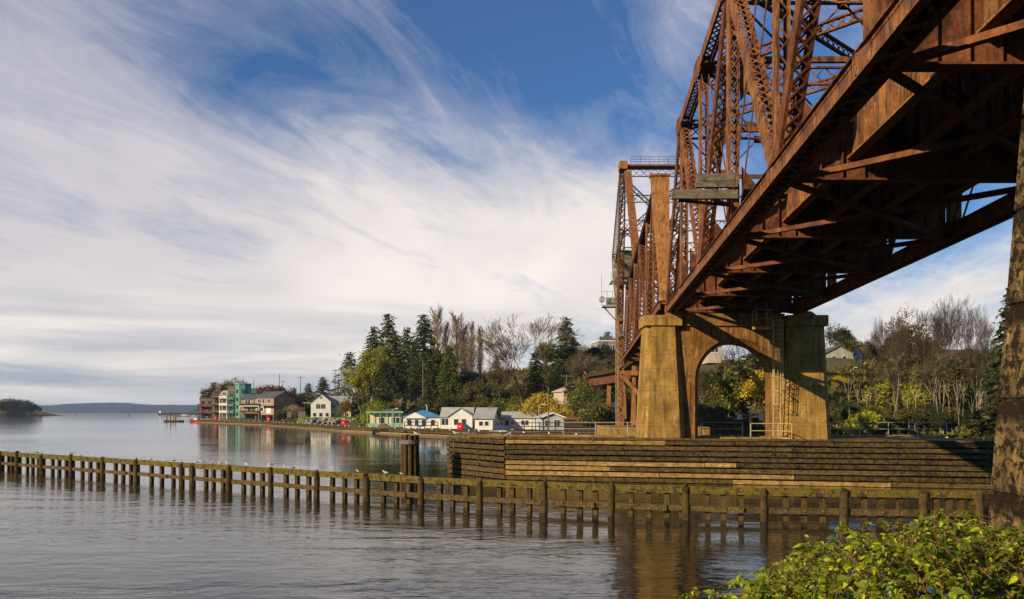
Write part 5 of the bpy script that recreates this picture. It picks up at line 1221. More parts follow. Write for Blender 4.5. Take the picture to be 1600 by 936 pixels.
# ================================================================ poles, lamps, boats, small things
def pole(px, top, base_py, d, label, arms=1, lean=0, r=.16):
    x = xw(px, d); zt = hz(top, d); zb = hz(base_py, d) - 2
    o = empty('utility_pole', (x, d, zb), 0, label, 'utility pole'); 
    MB().tube((x, d, zb), (x + lean, d, zt), r * 1.25, r * .8, 8).build('shaft', M_WGREY, o)
    for k in range(arms):
        z = zt - .7 - k * 1.3; MB().box(x - 1.5 + lean, x + 1.5 + lean, d - .12, d + .0, z, z + .18).build('cross_arm', M_WGREY, o)
        b = MB()
        for q in (-1.3, -.6, .6, 1.3): b.tube((x + q + lean, d - .06, z + .18), (x + q + lean, d - .06, z + .42), .06, .05, 5)
        b.build('insulators', M_GALV, o)
    return o
pole(435, 584, 640, 360, 'bare leaning utility pole behind the maroon tree', 0, .5)
pole(442, 594, 640, 380, 'short utility pole with cross arm right behind the maroon tree', 1)
pole(469.5, 588, 640, 340, 'utility pole with cross arm midway along the brown thicket', 1)
pole(523.5, 577, 640, 330, 'utility pole with two cross arms left of the hilltop houses', 2)
pole(534, 574, 656, 300, 'tall bare utility pole rising behind the yellow wing', 0)
pole(661, 563, 628, 222, 'brown utility pole before the tall fir grove', 0)
pole(857, 604, 676, 158, 'bare pale mooring pole standing between the small houseboats', 0, 0, .14)
pole(885.5, 584, 612, 200, 'utility pole above the beige boat shed', 1, 0, .14)
pole(396, 592, 620, 388, 'utility pole rising behind the dark teal block', 0, .1)
def lamp(px, top, base, d, label, double=False, arm=.8, zb=None):
    x = xw(px, d); zt = hz(top, d); zb = hz(base, d) if zb is None else zb
    o = empty('street_lamp', (x, d, zb), 0, label, 'street lamp')
    MB().tube((x, d, zb), (x, d, zt), .10, .07, 8).build('post', M_GALV, o)
    if double:
        for s_ in (-1, 1):
            MB().tube((x, d, zt - .6), (x + s_ * .75, d, zt - .55), .04, .04, 6).build('arm', M_GALV, o); MB().tube((x + s_ * .8, d, zt - .9), (x + s_ * .8, d, zt - .5), .22, .12, 8).build('lamp_head', M_TRIM, o)
    else:
        MB().tube((x, d, zt), (x + arm, d, zt + .25), .05, .05, 6).build('arm', M_GALV, o); MB().box(x + arm - .1, x + arm + .6, d - .15, d + .15, zt + .2, zt + .34).build('lamp_head', M_TRIM, o)
lamp(1153, 563, 622, 150, 'tall pale street lamp seen through the pier archway')
lamp(1172.5, 637, 684, 62, 'short lamp post with two round heads in the pier archway', True, zb=Z0)
lamp(842, 634, 668, 165, 'slim white lamp post between the small houseboats', zb=1)
lamp(613, 640, 668, 192, 'thin mast with lamp before the mint trimmed houseboat', zb=1)
lamp(1333, 576, 605, 170, 'white flagpole like lamp post before the flat roofed green house', arm=.3)
# notice boards on the walkway edge
for px, d, w_, lb in ((460, 262, 1.4, 'narrow grey notice board at the left end of the lawn'), (479, 262, 2.4, 'wide grey notice board on two posts before the white house')):
    x = xw(px, d); o = empty('notice_board', (x, d - 6, 1), 0, lb, 'notice board'); z = hz(647.5, d)
    MB().box(x - w_ / 2, x + w_ / 2, d - 6.1, d - 5.9, z - 1.0, z + 1.0).build('board', M_WGREY, o)
    for s_ in (-.4, .4): MB().box(x + s_ * w_ - .08, x + s_ * w_ + .08, d - 5.89, d - 5.7, 0, z + .9).build('post', M_WMID, o)
def boat(px, py, d, L, label, hull, cover=None, mast=0, rz=0):
    o = empty('small_boat', (xw(px, d), d, .1), rz, label, 'boat'); b = MB(); n = 10; rings = []
    for i in range(n + 1):
        t = i / n; wv = .9 * (1 - (abs(t - .35) / .68) ** 2.4) * (L / 6) if t > .35 else .9 * (1 - .25 * (.35 - t)) * (L / 6)
        x = -L / 2 + L * t; sh = .85 + .35 * t * t
        rings.append([(x, -wv, sh), (x, -wv * .7, .1), (x, 0, -.25), (x, wv * .7, .1), (x, wv, sh)])
    vs = [v for r_ in rings for v in r_]; b.add(vs, [(i * 5 + j, (i + 1) * 5 + j, (i + 1) * 5 + j + 1, i * 5 + j + 1) for i in range(n) for j in range(4)] + [(0, 1, 2, 3, 4)]); b.build('hull', hull, o, local=True)
    b = MB()
    if cover: b.prism([(-L * .4, .9), (L * .38, 1.05), (0.1, 2.1), (-.5, 2.1)], 'y', -.75, .75); b.build('tarpaulin', cover, o, local=True)
    else: b.prism([(-L * .15, .85), (L * .2, .95), (L * .12, 1.8), (-L * .15, 1.8)], 'y', -.6, .6); b.build('cabin', M_TRIM, o, local=True)
    if mast: MB().tube((.3, 0, 1), (.3, 0, mast), .06, .04, 6).build('mast', M_GALV, o, local=True)
    return o
M_BLUET = paint('navy_tarpaulin', (0.05, 0.07, 0.16), .7)
boat(783, 667, 162, 5, 'small boat under a navy blue tarpaulin before the long white houseboat', M_TRIM, M_BLUET)
boat(728, 668, 166, 4, 'small boat with navy cover right of the last red box', M_TRIM, M_BLUET)
boat(658, 665, 172, 5.5, 'small white open boat before the blue roofed houseboat', M_TRIM)
boat(600, 662, 178, 5, 'dark hulled boat before the mint trimmed houseboat', M_WDARK, M_WGREY_ if 'M_WGREY_' in globals() else M_WGREY)
boat(306, 654, 376, 4.6, 'red boat moored left of the weathered flats', M_RED)
boat(288, 645, 900, 22, 'long pale boat moored at the distant jetty', M_TRIM)
# dock clutter rails in front of houseboats
for (a, c, d, lb) in ((795, 880, 158, 'dark timber dock railing before the long white houseboat'), (632, 684, 170, 'low dark dock railing before the blue roofed houseboat'), (884, 960, 150, 'low timber dock railing before the dark shed')):
    z0_ = 1.0; railing([(xw(a, d), d, z0_), (xw(c, d), d, z0_)], lb, h=1.6, n_mid=1, mat=M_WDARK, r=.09, sp=1.5, name='dock_railing')
    MB().box(xw(a, d) - .5, xw(c, d) + .5, d - .6, d + 1.5, .8, .98).build('dock', M_WGREY, bpy.data.objects[[o.name for o in bpy.data.objects if o.get('label') == lb][0]])
# car parked on the slope road
o = empty('parked_car', (xw(951, 170), 170, hz(627, 170)), R(15), 'silver car parked on the slope road left of the bridge tower', 'car')
MB().prism([(-2.2, .35), (2.2, .35), (2.25, .9), (1.3, 1.0), (.8, 1.55), (-1.3, 1.6), (-2.1, 1.05), (-2.25, .8)], 'y', -.85, .85).build('body', M_GALV, o, local=True, bevel=.06)
MB().prism([(.65, 1.05), (.55, 1.48), (-1.15, 1.52), (-1.6, 1.05)], 'y', -.862, -.853).build('side_window', M_GLASS, o, local=True)
for x in (-1.4, 1.4):
    for y in (-.8, .8): MB().tube((x, y - .1, .33), (x, y + .1, .33), .33, .33, 14).build('wheel', M_DARK, o, local=True)
# parking ledge under the car + road
b = MB(); b.add([(xw(925, 168), 166, hz(628.4, 166)), (xw(990, 168), 166, hz(628.4, 166)), (xw(990, 180), 180, hz(627.0, 170)), (xw(925, 180), 180, hz(627, 170))], [(0, 1, 2, 3)])
b.prism([(xw(925, 168), hz(628.4, 166) - 3), (xw(990, 168), hz(628.4, 166) - 3), (xw(990, 168), hz(628.4, 166) - .01), (xw(925, 168), hz(628.4, 166) - .01)], 'y', 166, 180)
tag(b.build('road', paint('worn_asphalt', (0.06, .058, .055), .9)), kind='structure')
# curved approach viaduct beyond the tower
AV = empty('approach_viaduct', P(10, 150, 0), 0, 'dark curving railway viaduct swinging left behind the bridge tower', 'viaduct')
cv = [P(10, 118, 7.6), P(9.6, 133, 7.6), P(8.4, 148, 7.7), P(6.2, 162, 7.8), P(2.8, 176, 7.9)]
for A, B in zip(cv, cv[1:]):
    t = (B - A).normalized(); MB().bar(A, B, 6.0, .5, (t.y, -t.x, 0)).build('track_deck', M_WDARK, AV)
    for s_ in (-2.0, 2.0): sd = Vector((t.y, -t.x, 0)) * s_; MB().bar(A + sd - Vector((0, 0, 1.2)), B + sd - Vector((0, 0, 1.2)), .35, 1.8, (t.y, -t.x, 0)).build('girder', M_RUSTD, AV)
for c in cv[1:5]:
    for s_ in (-1.8, 1.8): MB().bar(c + Vector((s_, 0, -12)), c + Vector((s_ * .8, 0, -2.1)), .7, .7).build('trestle_leg', M_TAN, AV)
# ================================================================ vegetation
def leafcloud(C, size, rs, elong=1.0, axis=None, jit=.5, droop=0.0):
    """small four-sided leaf faces at points C; returns verts, quads"""
    n = len(C); s_ = size * (1 + jit * (rs.rand(n, 1) - .5) * 2)
    a = rs.randn(n, 3) if axis is None else axis + rs.randn(n, 3) * .35
    a[:, 2] -= droop; a /= np.linalg.norm(a, axis=1, keepdims=True) + 1e-9
    b = np.cross(a, rs.randn(n, 3)); b /= np.linalg.norm(b, axis=1, keepdims=True) + 1e-9
    u = a * s_ * elong; v = b * s_ * .55
    nrm = np.cross(a, b) * s_ * .18
    V = np.stack([C - u, C - v * .9 + nrm, C + u, C + v * .9 + nrm], 1).reshape(-1, 3)
    Q = np.arange(4 * n).reshape(n, 4); return V, Q
def tubes(S, n=3):
    """segments (A,B,ra,rb) -> open tubes as numpy mesh"""
    A = np.array([s[0] for s in S]); B = np.array([s[1] for s in S]); ra = np.array([s[2] for s in S])[:, None]; rb = np.array([s[3] for s in S])[:, None]
    t = B - A; t /= np.linalg.norm(t, axis=1, keepdims=True) + 1e-9
    h = np.where(np.abs(t[:, 2:3]) < .9, np.array([[0, 0, 1.0]]), np.array([[1.0, 0, 0]])); u = np.cross(t, h); u /= np.linalg.norm(u, axis=1, keepdims=True); w = np.cross(t, u)
    V = []
    for k in range(n):
        a = 2 * math.pi * k / n; d = u * math.cos(a) + w * math.sin(a); V.append(A + d * ra); V.append(B + d * rb)
    V = np.stack(V, 1).reshape(-1, 3); m_ = len(S); base = (np.arange(m_) * 2 * n)[:, None]
    Q = np.concatenate([base + np.array([[2 * k, 2 * ((k + 1) % n), 2 * ((k + 1) % n) + 1, 2 * k + 1]]) for k in range(n)])
    return V, Q
def fir(seed, H=1.0, spread=.19, mat=None, dens=1.0, bare=.12, ragged=.35, droop=.25, name='fir_tree'):
    """conifer of unit height: whorls of drooping boughs carrying needle sprays"""
    rs = np.random.RandomState(seed); pts = []; ax = []; seg = [((0, 0, -.05), (0, 0, .55), .014, .009), ((0, 0, .55), (0, 0, .99), .009, .001)]; lim = []
    z = bare
    while z < .985:
        t = (z - bare) / (1 - bare); rad = spread * (1 - t) ** .82 * (.55 + .45 * min(1, t * 6)) + .008
        for k in range(rs.randint(4, 7)):
            a = rs.rand() * 6.28; L = rad * (1 - ragged + 2 * ragged * rs.rand() * .8); zz = z + rs.randn() * .006
            nb = max(2, int(L / .011 * dens)); 
            for q in range(nb):
                f = (q + rs.rand()) / nb; wd = .028 * (1 - f * .5) + .006; 
                for e in range(2):
                    off = rs.randn() * wd
                    pts.append((math.cos(a) * L * f - math.sin(a) * off, math.sin(a) * L * f + math.cos(a) * off, zz + L * (.10 * f - droop * f * f * 1.3) + L * .0 - abs(rs.randn()) * .006))
                    ax.append((math.cos(a) - math.sin(a) * rs.randn() * .8, math.sin(a) + math.cos(a) * rs.randn() * .8, -.5))
            lim.append(((0, 0, zz), (math.cos(a) * L * .7, math.sin(a) * L * .7, zz - droop * L * .4), .0035, .001))
        z += rs.uniform(.012, .024)
    V, Q = leafcloud(np.array(pts), .0115, rs, 1.5, np.array(ax))
    return V, Q, tubes(seg, 7), tubes(lim, 3)
def branching(rs, H=1.0, spread=.5, depth=6, trunk=.28, ang=.5, up=.25, rad=.022, kids_=(2, 3), shrink=.72, lean=0.0, tips=None, twig=.0016):
    segs = [[], []]
    def grow(p, d, L, r_, lev):
        n = 2 if lev < 3 else 1; 
        for i in range(n):
            d2 = d + rs.randn(3) * .10; d2[2] += up * .10; d2 /= np.linalg.norm(d2); q = p + d2 * L / n; r2 = max(twig, r_ * (.86 if n == 2 else .7))
            segs[0 if lev < 2 else 1].append((tuple(p), tuple(q), r_, r2)); p, d, r_ = q, d2, r2
        if lev >= depth:
            if tips is not None: tips.append(tuple(p))
            return
        for k in range(rs.randint(kids_[0], kids_[1] + 1)):
            v = rs.randn(3); v -= d * v.dot(d); v /= np.linalg.norm(v); a = ang * (.6 + .8 * rs.rand()); d3 = d * math.cos(a) + v * math.sin(a); d3[2] += up * .35; d3 /= np.linalg.norm(d3)
            grow(p, d3, L * shrink * (.75 + .5 * rs.rand()), r_ * .66, lev + 1)
        if lev >= 1 and lev < depth - 1 and rs.rand() < .8:      # carry the leader on
            grow(p, d + rs.randn(3) * .12, L * shrink, r_ * .8, lev + 1)
    d0 = np.array([lean, 0, 1.0]); d0 /= np.linalg.norm(d0)
    grow(np.array([0, 0, 0.0]), d0, trunk * H, rad * H, 0)
    return segs
def normalise(parts_pts, tgt=1.0):
    zmax = max(p[:, 2].max() for p in parts_pts); return tgt / zmax
PROTO = {}
def proto_fir(key, seed, mat, **k):
    PROTO[key] = ('fir', fir(seed, **k), mat)
def make_fir(key, name, label, x, y, z, H, group=None, wscale=1.0, rz=0, cat='tree'):
    if key in DONE:
        return copy_thing(DONE[key], (x, y, z), rz, (H * wscale, H * wscale, H), label, group, cat)
    _, (V, Q, T, Lm), mat = PROTO[key]
    o = empty(name, (x, y, z), rz, label, cat, group); o.scale = (H * wscale, H * wscale, H)
    npmesh('trunk', T[0], T[1], M_BARK, o); npmesh('crown', V, Q, mat, o); npmesh('limbs', Lm[0], Lm[1], M_BARK, o)
    DONE[key] = o; return o
DONE = {}
def proto_bare(key, seed, twigmat, barkmat, leaf=None, leafn=0, leafsize=.01, **k):
    rs = np.random.RandomState(seed); tips = []; s0, s1 = branching(rs, tips=tips, **k)
    T = tubes(s0, 7); C = tubes(s1, 3); sc_ = 1.0 / max(T[0][:, 2].max(), C[0][:, 2].max()); T = (T[0] * sc_, T[1]); C = (C[0] * sc_, C[1])
    Lf = None
    if leafn:
        tp = np.array(tips) * sc_; idx = rs.randint(0, len(tp), leafn); Lf = leafcloud(tp[idx] + rs.randn(leafn, 3) * leafsize * 1.8, leafsize, rs, 1.1)
    PROTO[key] = ('bare', (T, C, Lf), (twigmat, barkmat, leaf))
def make_bare(key, name, label, x, y, z, H, group=None, wscale=1.0, rz=0, cat='tree'):
    if key in DONE: return copy_thing(DONE[key], (x, y, z), rz, (H * wscale, H * wscale, H), label, group, cat)
    _, (T, C, Lf), (tm, bm_, lm) = PROTO[key]
    o = empty(name, (x, y, z), rz, label, cat, group); o.scale = (H * wscale, H * wscale, H)
    npmesh('trunk', T[0], T[1], bm_, o); npmesh('branches', C[0], C[1], tm, o)
    if Lf: npmesh('crown', Lf[0], Lf[1], lm, o)
    DONE[key] = o; return o
def proto_poplar(key, seed):
    rs = np.random.RandomState(seed); s0 = []; s1 = []; p = np.array([0., 0, 0])
    for k in range(12):
        q = np.array([rs.randn() * .004, rs.randn() * .004, (k + 1) / 12 * .97]); s0.append((tuple(p), tuple(q), .016 * (1 - k / 12.5), .016 * (1 - (k + 1) / 12.5))); p = q
    for k in range(230):
        z = .06 + .9 * rs.rand() ** .9; a = rs.rand() * 6.28; L = (.10 + .16 * rs.rand()) * (1.05 - z * .55); p = np.array([0, 0, z]); d = np.array([math.cos(a) * .62, math.sin(a) * .62, 1.0]); r_ = .0045 * (1.1 - z)
        for i in range(4):
            q = p + d / np.linalg.norm(d) * L / 4; s1.append((tuple(p), tuple(q), r_, r_ * .7)); r_ *= .7
            for e in range(3):
                d2 = d + rs.randn(3) * .22; m = p + (q - p) * rs.rand(); s1.append((tuple(m), tuple(m + d2 / np.linalg.norm(d2) * L * .33), .0013, .0009))
            p = q; d = d * np.array([.72, .72, 1]) + rs.randn(3) * .05
    T_ = tubes(s0, 7); C_ = tubes(s1, 3); PROTO[key] = ('bare', (T_, C_, None), (M_TWIGP, M_BARK, None))
def mk(kind): return make_fir if PROTO[kind][0] == 'fir' else make_bare

proto_fir('fir1', 1, M_FIR, spread=.23, ragged=.40, bare=.10); proto_fir('fir2', 2, M_FIR, spread=.27, ragged=.45, bare=.15, droop=.35)
proto_fir('fir3', 3, M_FIR, spread=.31, ragged=.3, bare=.05); proto_fir('cedar', 4, M_CEDAR, spread=.30, ragged=.18, bare=.02, dens=1.5, droop=.5)
proto_fir('narrow', 5, M_FIR, spread=.16, ragged=.25, bare=.03, dens=1.2); proto_fir('darkfir', 6, M_DKGREEN, spread=.24, ragged=.3, bare=.05, dens=1.2)
B_ = dict(kids_=(2, 3))
proto_bare('maple', 11, M_TWIG, M_BARK, depth=7, trunk=.22, ang=.46, up=.36, rad=.016, shrink=.775, twig=.0012, **B_)
proto_bare('maple2', 12, M_TWIG, M_BARK, depth=7, trunk=.30, ang=.42, up=.45, rad=.018, shrink=.74, twig=.0013, **B_)
proto_poplar('poplar', 13)
proto_bare('alder', 14, M_TWIGD, M_BARKP, depth=5, trunk=.44, ang=.36, up=.75, rad=.011, shrink=.74, twig=.0014, **B_)
proto_bare('alder2', 15, M_TWIGD, M_BARKP, depth=5, trunk=.42, ang=.40, up=.7, rad=.012, shrink=.72, twig=.0014, lean=.08, **B_)
proto_bare('thicket', 16, M_TWIGP, M_BARK, depth=5, trunk=.10, ang=.6, up=.15, rad=.016, shrink=.82, twig=.0024, kids_=(3, 3))
proto_bare('budding', 17, M_TWIGD, M_BARK, M_OLIVE, 1800, .013, depth=6, trunk=.22, ang=.5, up=.4, rad=.016, shrink=.76, twig=.0016, **B_)
proto_bare('willow', 18, M_TWIG, M_BARKP, M_LIME, 9000, .011, depth=6, trunk=.16, ang=.42, up=.75, rad=.016, shrink=.80, twig=.0015, **B_)
proto_bare('leafy', 19, M_TWIG, M_BARK, M_GREEN, 6000, .024, depth=5, trunk=.12, ang=.62, up=.2, rad=.022, shrink=.78, kids_=(3, 4))
proto_bare('leafyo', 20, M_TWIG, M_BARK, M_OLIVE, 5000, .026, depth=5, trunk=.12, ang=.65, up=.2, rad=.022, shrink=.78, kids_=(3, 4))
proto_bare('forsythia', 21, M_TWIG, M_BARK, M_YEL, 6000, .022, depth=5, trunk=.10, ang=.65, up=.25, rad=.018, shrink=.78, kids_=(3, 4))
proto_bare('maroon', 22, M_TWIG, M_BARK, M_MAROON, 5000, .024, depth=5, trunk=.14, ang=.6, up=.2, rad=.022, shrink=.78, kids_=(3, 4))
proto_bare('orange', 23, M_TWIG, M_BARK, M_ORANGE, 5500, .022, depth=5, trunk=.14, ang=.55, up=.3, rad=.022, shrink=.78, kids_=(3, 4))
proto_bare('darkleaf', 24, M_TWIG, M_BARK, M_DKGREEN, 6500, .024, depth=5, trunk=.16, ang=.55, up=.25, rad=.022, shrink=.78, kids_=(3, 4))
proto_bare('limebush', 25, M_TWIG, M_BARK, M_LIME, 5000, .026, depth=5, trunk=.08, ang=.65, up=.2, rad=.018, shrink=.78, kids_=(3, 4))
proto_bare('tallfork', 31, M_TWIGD, M_BARKP, depth=7, trunk=.42, ang=.36, up=.62, rad=.015, shrink=.76, twig=.0013, kids_=(2, 3))
proto_bare('sapling', 26, M_TWIGD, M_BARKP, depth=4, trunk=.55, ang=.28, up=.8, rad=.010, shrink=.66, twig=.0018, **B_)
r = random.Random(77)
# kind, object name, px, top y, depth, width factor, label (single trees)
T = [
 ('fir1', 'fir_tree', 607, 488, 262, 1.15, 'tallest ragged fir at the left of the conifer grove'),
 ('fir2', 'fir_tree', 585, 508, 268, 1.2, 'ragged fir with drooping boughs left of the tallest fir'),
 ('fir2', 'fir_tree', 637, 509, 258, 1.15, 'slim topped fir in the middle of the conifer grove'),
 ('fir3', 'fir_tree', 663, 489, 250, 1.15, 'broad dense fir at the right of the conifer grove'),
 ('fir3', 'fir_tree', 685, 545, 246, 1.3, 'lower dark fir filling the right flank of the conifer grove'),
 ('fir1', 'fir_tree', 622, 545, 246, 1.3, 'lower dark fir filling the front of the conifer grove'),
 ('fir3', 'fir_tree', 649, 560, 240, 1.2, 'short dark fir under the broad dense fir'),
 ('fir2', 'fir_tree', 602, 560, 244, 1.2, 'short dark fir behind the lime green weeping tree'),
 ('cedar', 'cedar_tree', 702, 538, 226, 1.15, 'dense yellow green cedar cone right of the grove'),
 ('narrow', 'fir_tree', 672, 560, 228, 1.3, 'narrow fir left of the yellow green cedar'),
 ('fir3', 'fir_tree', 630, 590, 228, 1.3, 'low dark fir behind the mint trimmed houseboat'),
 ('fir3', 'fir_tree', 668, 600, 222, 1.3, 'low dark fir behind the blue roofed houseboat'),
 ('fir1', 'fir_tree', 650, 530, 262, 1.2, 'thin fir between the slim topped and the broad dense fir'),
 ('fir3', 'fir_tree', 618, 515, 270, 1.1, 'deep green fir behind the tallest ragged fir'),
 ('fir2', 'fir_tree', 547, 548, 372, 1.5, 'small fir beside the flat roofed hill house'),
 ('fir3', 'fir_tree', 505, 588, 350, 1.5, 'small dark fir among brown scrub right of the utility poles'),
 ('fir2', 'fir_tree', 482, 598, 352, 1.6, 'little fir on the brown slope right of the maroon tree'),
 ('fir1', 'fir_tree', 460, 605, 350, 1.3, 'little narrow fir next to the maroon tree'),
 ('fir3', 'fir_tree', 884, 494, 226, 1.25, 'tall lone fir left of the hilltop apartment block'),
 ('fir2', 'fir_tree', 897, 525, 236, 1.4, 'shorter fir at the right shoulder of the tall lone fir'),
 ('fir1', 'fir_tree', 870, 545, 222, 1.4, 'shorter fir at the left shoulder of the tall lone fir'),
 ('cedar', 'cedar_tree', 875, 560, 214, 1.1, 'green cedar at the foot of the tall lone fir'),
 ('narrow', 'fir_tree', 837, 548, 214, 1.7, 'dark pointed fir just right of the great bare maple'),
 ('fir3', 'fir_tree', 776, 555, 250, 1.1, 'faint brownish fir behind the great bare maple'),
 ('fir2', 'pine_tree', 950, 517, 290, 1.9, 'open topped pine behind the hilltop apartment block'),
 ('fir3', 'pine_tree', 939, 525, 290, 1.5, 'small pine at the left of the open topped pine'),
 ('fir2', 'fir_tree', 335, 596, 386, 2.0, 'dark wind shaped conifer behind the weathered flats'),
 ('darkfir', 'fir_tree', 1583, 440, 92, 1.0, 'very dark tall conifer beside the lichen blotched pier'),
 ('darkfir', 'fir_tree', 1568, 555, 98, 1.1, 'lower dark conifer at the foot of the very dark tall one'),
 ('limebush', 'bush', 1390, 596, 140, 1.3, 'lime green bush below the low tan house on the right bank'),
 ('limebush', 'bush', 1437, 600, 136, 1.2, 'lime green bush between the pale trunks under the budding tree'),
 ('limebush', 'bush', 1365, 640, 122, 1.2, 'lime green bush low on the bank behind the right railing'),
 ('maple', 'bare_tree', 813, 484, 208, 1.3, 'great bare maple with wide spreading crown behind the houseboats'),
 ('maple2', 'bare_tree', 772, 560, 204, .9, 'smaller bare tree left of the great bare maple'),
 ('maple2', 'bare_tree', 902, 548, 198, 1.2, 'bare brown tree right of the tall lone fir'),
 ('poplar', 'poplar_tree', 683, 489, 300, 1.42, 'leftmost bare columnar poplar behind the conifers'),
 ('poplar', 'poplar_tree', 697, 508, 305, 1.14, 'thin bare poplar between the first and the broad poplar'),
 ('poplar', 'poplar_tree', 714, 496, 300, 1.80, 'broad bare columnar poplar in the middle of the poplar row'),
 ('poplar', 'poplar_tree', 726, 512, 305, 1.33, 'bare poplar leaning on the right side of the broad poplar'),
 ('poplar', 'poplar_tree', 737, 508, 298, 1.14, 'slender bare poplar fourth along the poplar row'),
 ('poplar', 'poplar_tree', 750, 514, 300, 0.85, 'thinnest bare poplar at the right end of the poplar row'),
 ('willow', 'weeping_tree', 581, 532, 222, .72, 'lime green weeping tree at the left edge of the conifer grove'),
 ('willow', 'weeping_tree', 568, 570, 224, .8, 'lower lime green weeping tree beside the cream gabled house'),
 ('maroon', 'maroon_tree', 438, 603, 338, .9, 'round maroon leaved tree behind the stilt house'),
 ('orange', 'orange_tree', 540, 624, 276, .85, 'rounded orange brown tree before the yellow wing'),
 ('darkleaf', 'bush', 553, 616, 300, .9, 'dark round tree behind the orange brown tree'),
 ('leafy', 'leafy_tree', 583, 625, 214, .9, 'bright green bushy tree left of the mint trimmed houseboat'),
 ('limebush', 'bush', 592, 632, 206, .9, 'lime coloured bush above the mint trimmed houseboat'),
 ('leafyo', 'leafy_tree', 349, 600, 388, 1.0, 'yellowish roof garden tree above the flats'),
 ('maple2', 'bare_tree', 352, 591, 392, .8, 'bare round topped tree above the roof huts'),
 ('maple2', 'bare_tree', 366, 587, 395, .8, 'bare tree left behind the teal tower'),
 ('forsythia', 'yellow_shrub', 851, 615, 178, 1.0, 'yellow flowering shrub left of the beige boat shed'),
 ('forsythia', 'yellow_shrub', 887, 633, 174, .85, 'yellow flowering shrub before the beige boat shed'),
 ('forsythia', 'yellow_shrub', 866, 637, 173, .8, 'low yellow flowering shrub at the foot of the boat shed'),
 ('limebush', 'bush', 798, 634, 186, 1.0, 'lime green bush behind the long white houseboat'),
 ('leafy', 'leafy_tree', 933, 598, 172, 1.0, 'ivy green bush right of the beige boat shed'),
 ('leafyo', 'leafy_tree', 923, 583, 178, .8, 'olive tree at the end of the curving railway viaduct'),
 ('leafy', 'leafy_tree', 939, 628, 160, 1.0, 'low green bush by the foot of the bridge tower'),
 ('alder2', 'bare_tree', 925, 590, 166, .9, 'pale stemmed bare tree right of the beige boat shed'),
 ('forsythia', 'yellow_shrub', 1203, 578, 140, 1.0, 'yellow blossoming shrub seen through the pier archway'),
 ('limebush', 'bush', 1128, 590, 150, 1.0, 'lime green bush left inside the pier archway'),
 ('darkleaf', 'evergreen_tree', 1309, 510, 200, .65, 'dark round topped evergreen immediately right of the pier'),
 ('darkleaf', 'evergreen_tree', 1341, 533, 230, .8, 'small dark evergreen behind the red brown roof'),
 ('tallfork', 'bare_tree', 1374, 486, 142, .4, 'thin bare tree leftmost of the right bank row'),
 ('alder2', 'bare_tree', 1388, 492, 146, .6, 'second bare tree of the right bank row with pale stem'),
 ('tallfork', 'bare_tree', 1402, 482, 140, .5, 'bare tree with fine twigs just left of the budding tree'),
 ('budding', 'budding_tree', 1428, 480, 142, .75, 'greenish budding tree in the right bank row'),
 ('tallfork', 'bare_tree', 1462, 458, 132, .85, 'tall bare forked tree, tallest of the right bank row'),
 ('tallfork', 'bare_tree', 1492, 454, 134, .8, 'tall bare twin tree right beside the forked tree'),
 ('tallfork', 'bare_tree', 1531, 472, 128, .45, 'bare upright tree next to the very dark conifer'),
 ('alder', 'bare_tree', 1512, 500, 150, .8, 'fainter bare tree behind the upright one'),
 ('alder2', 'bare_tree', 1160, 520, 160, .9, 'pale bare tree at the centre top of the pier archway'),
 ('alder', 'bare_tree', 1136, 530, 165, .8, 'thin bare tree left within the pier archway'),
 ('fir3', 'fir_tree', 1180, 530, 190, 1.2, 'dark fir behind the bare tree in the pier archway'),
 ('leafyo', 'leafy_tree', 1190, 556, 150, 1.1, 'olive tree at the right inside the pier archway'),
 ('leafyo', 'leafy_tree', 1385, 580, 150, 1.0, 'yellow olive tree below the low tan house'),
 ('forsythia', 'yellow_shrub', 1316, 585, 160, .9, 'yellow shrub close to the sage green gabled house'),
 ('leafyo', 'leafy_tree', 1498, 560, 135, 1.1, 'olive bushy tree between the twin tree and the conifer'),
 ('darkleaf', 'evergreen_tree', 1445, 545, 165, .9, 'dark evergreen mass behind the tall forked tree'),
 ('darkleaf', 'evergreen_tree', 1515, 550, 160, 1.0, 'dark evergreen left of the very dark conifer'),
 ('darkleaf', 'evergreen_tree', 1402, 520, 160, .55, 'dark ivy clad tree behind the budding tree'),
 ('budding', 'budding_tree', 1455, 555, 138, .6, 'shorter budding tree under the tall forked tree'),
]
for (k, nm, px, top, d, ws, lb) in T:
    x = xw(px, d); gzv = ground(x, d); zt = hz(top, d); z = min(gzv, zt - 3) - .3
    mk(k)(k, nm, lb, x, d, z, zt - z, None, ws, r.uniform(0, 6.28))
# slope shrubs and saplings: countable individuals sharing what they look like
def scatter(kinds, n, pxr, dr, hr, group, label, nm, ws=(.8, 1.4), seed=1, skip=None):
    rr = random.Random(seed); c = 0; tries = 0
    while c < n and tries < n * 20:
        tries += 1
        px = rr.uniform(*pxr); d = rr.uniform(*dr); x = xw(px, d)
        if shore_dist(x, d) < 2 or (skip and skip(px, d)): continue
        k = rr.choice(kinds); H = rr.uniform(*hr)
        mk(k)(k, nm, label, x, d, ground(x, d) - .3, H, group, rr.uniform(*ws), rr.uniform(0, 6.28), cat='shrub' if nm != 'bare_sapling' else 'tree'); c += 1
scatter(['leafyo', 'leafy', 'thicket', 'leafyo'], 46, (440, 600), (312, 390), (4, 8), 'shrubs on the left hillside', 'bushy shrub on the left hillside between stilt house and firs', 'hillside_shrub', seed=2, skip=lambda px, d: 475 < px < 565 and d < 330)
scatter(['leafy', 'darkleaf', 'leafyo', 'thicket'], 46, (590, 760), (214, 262), (4, 9), 'shrubs behind the houseboats', 'bushy shrub on the slope behind the houseboats', 'hillside_shrub', seed=3)
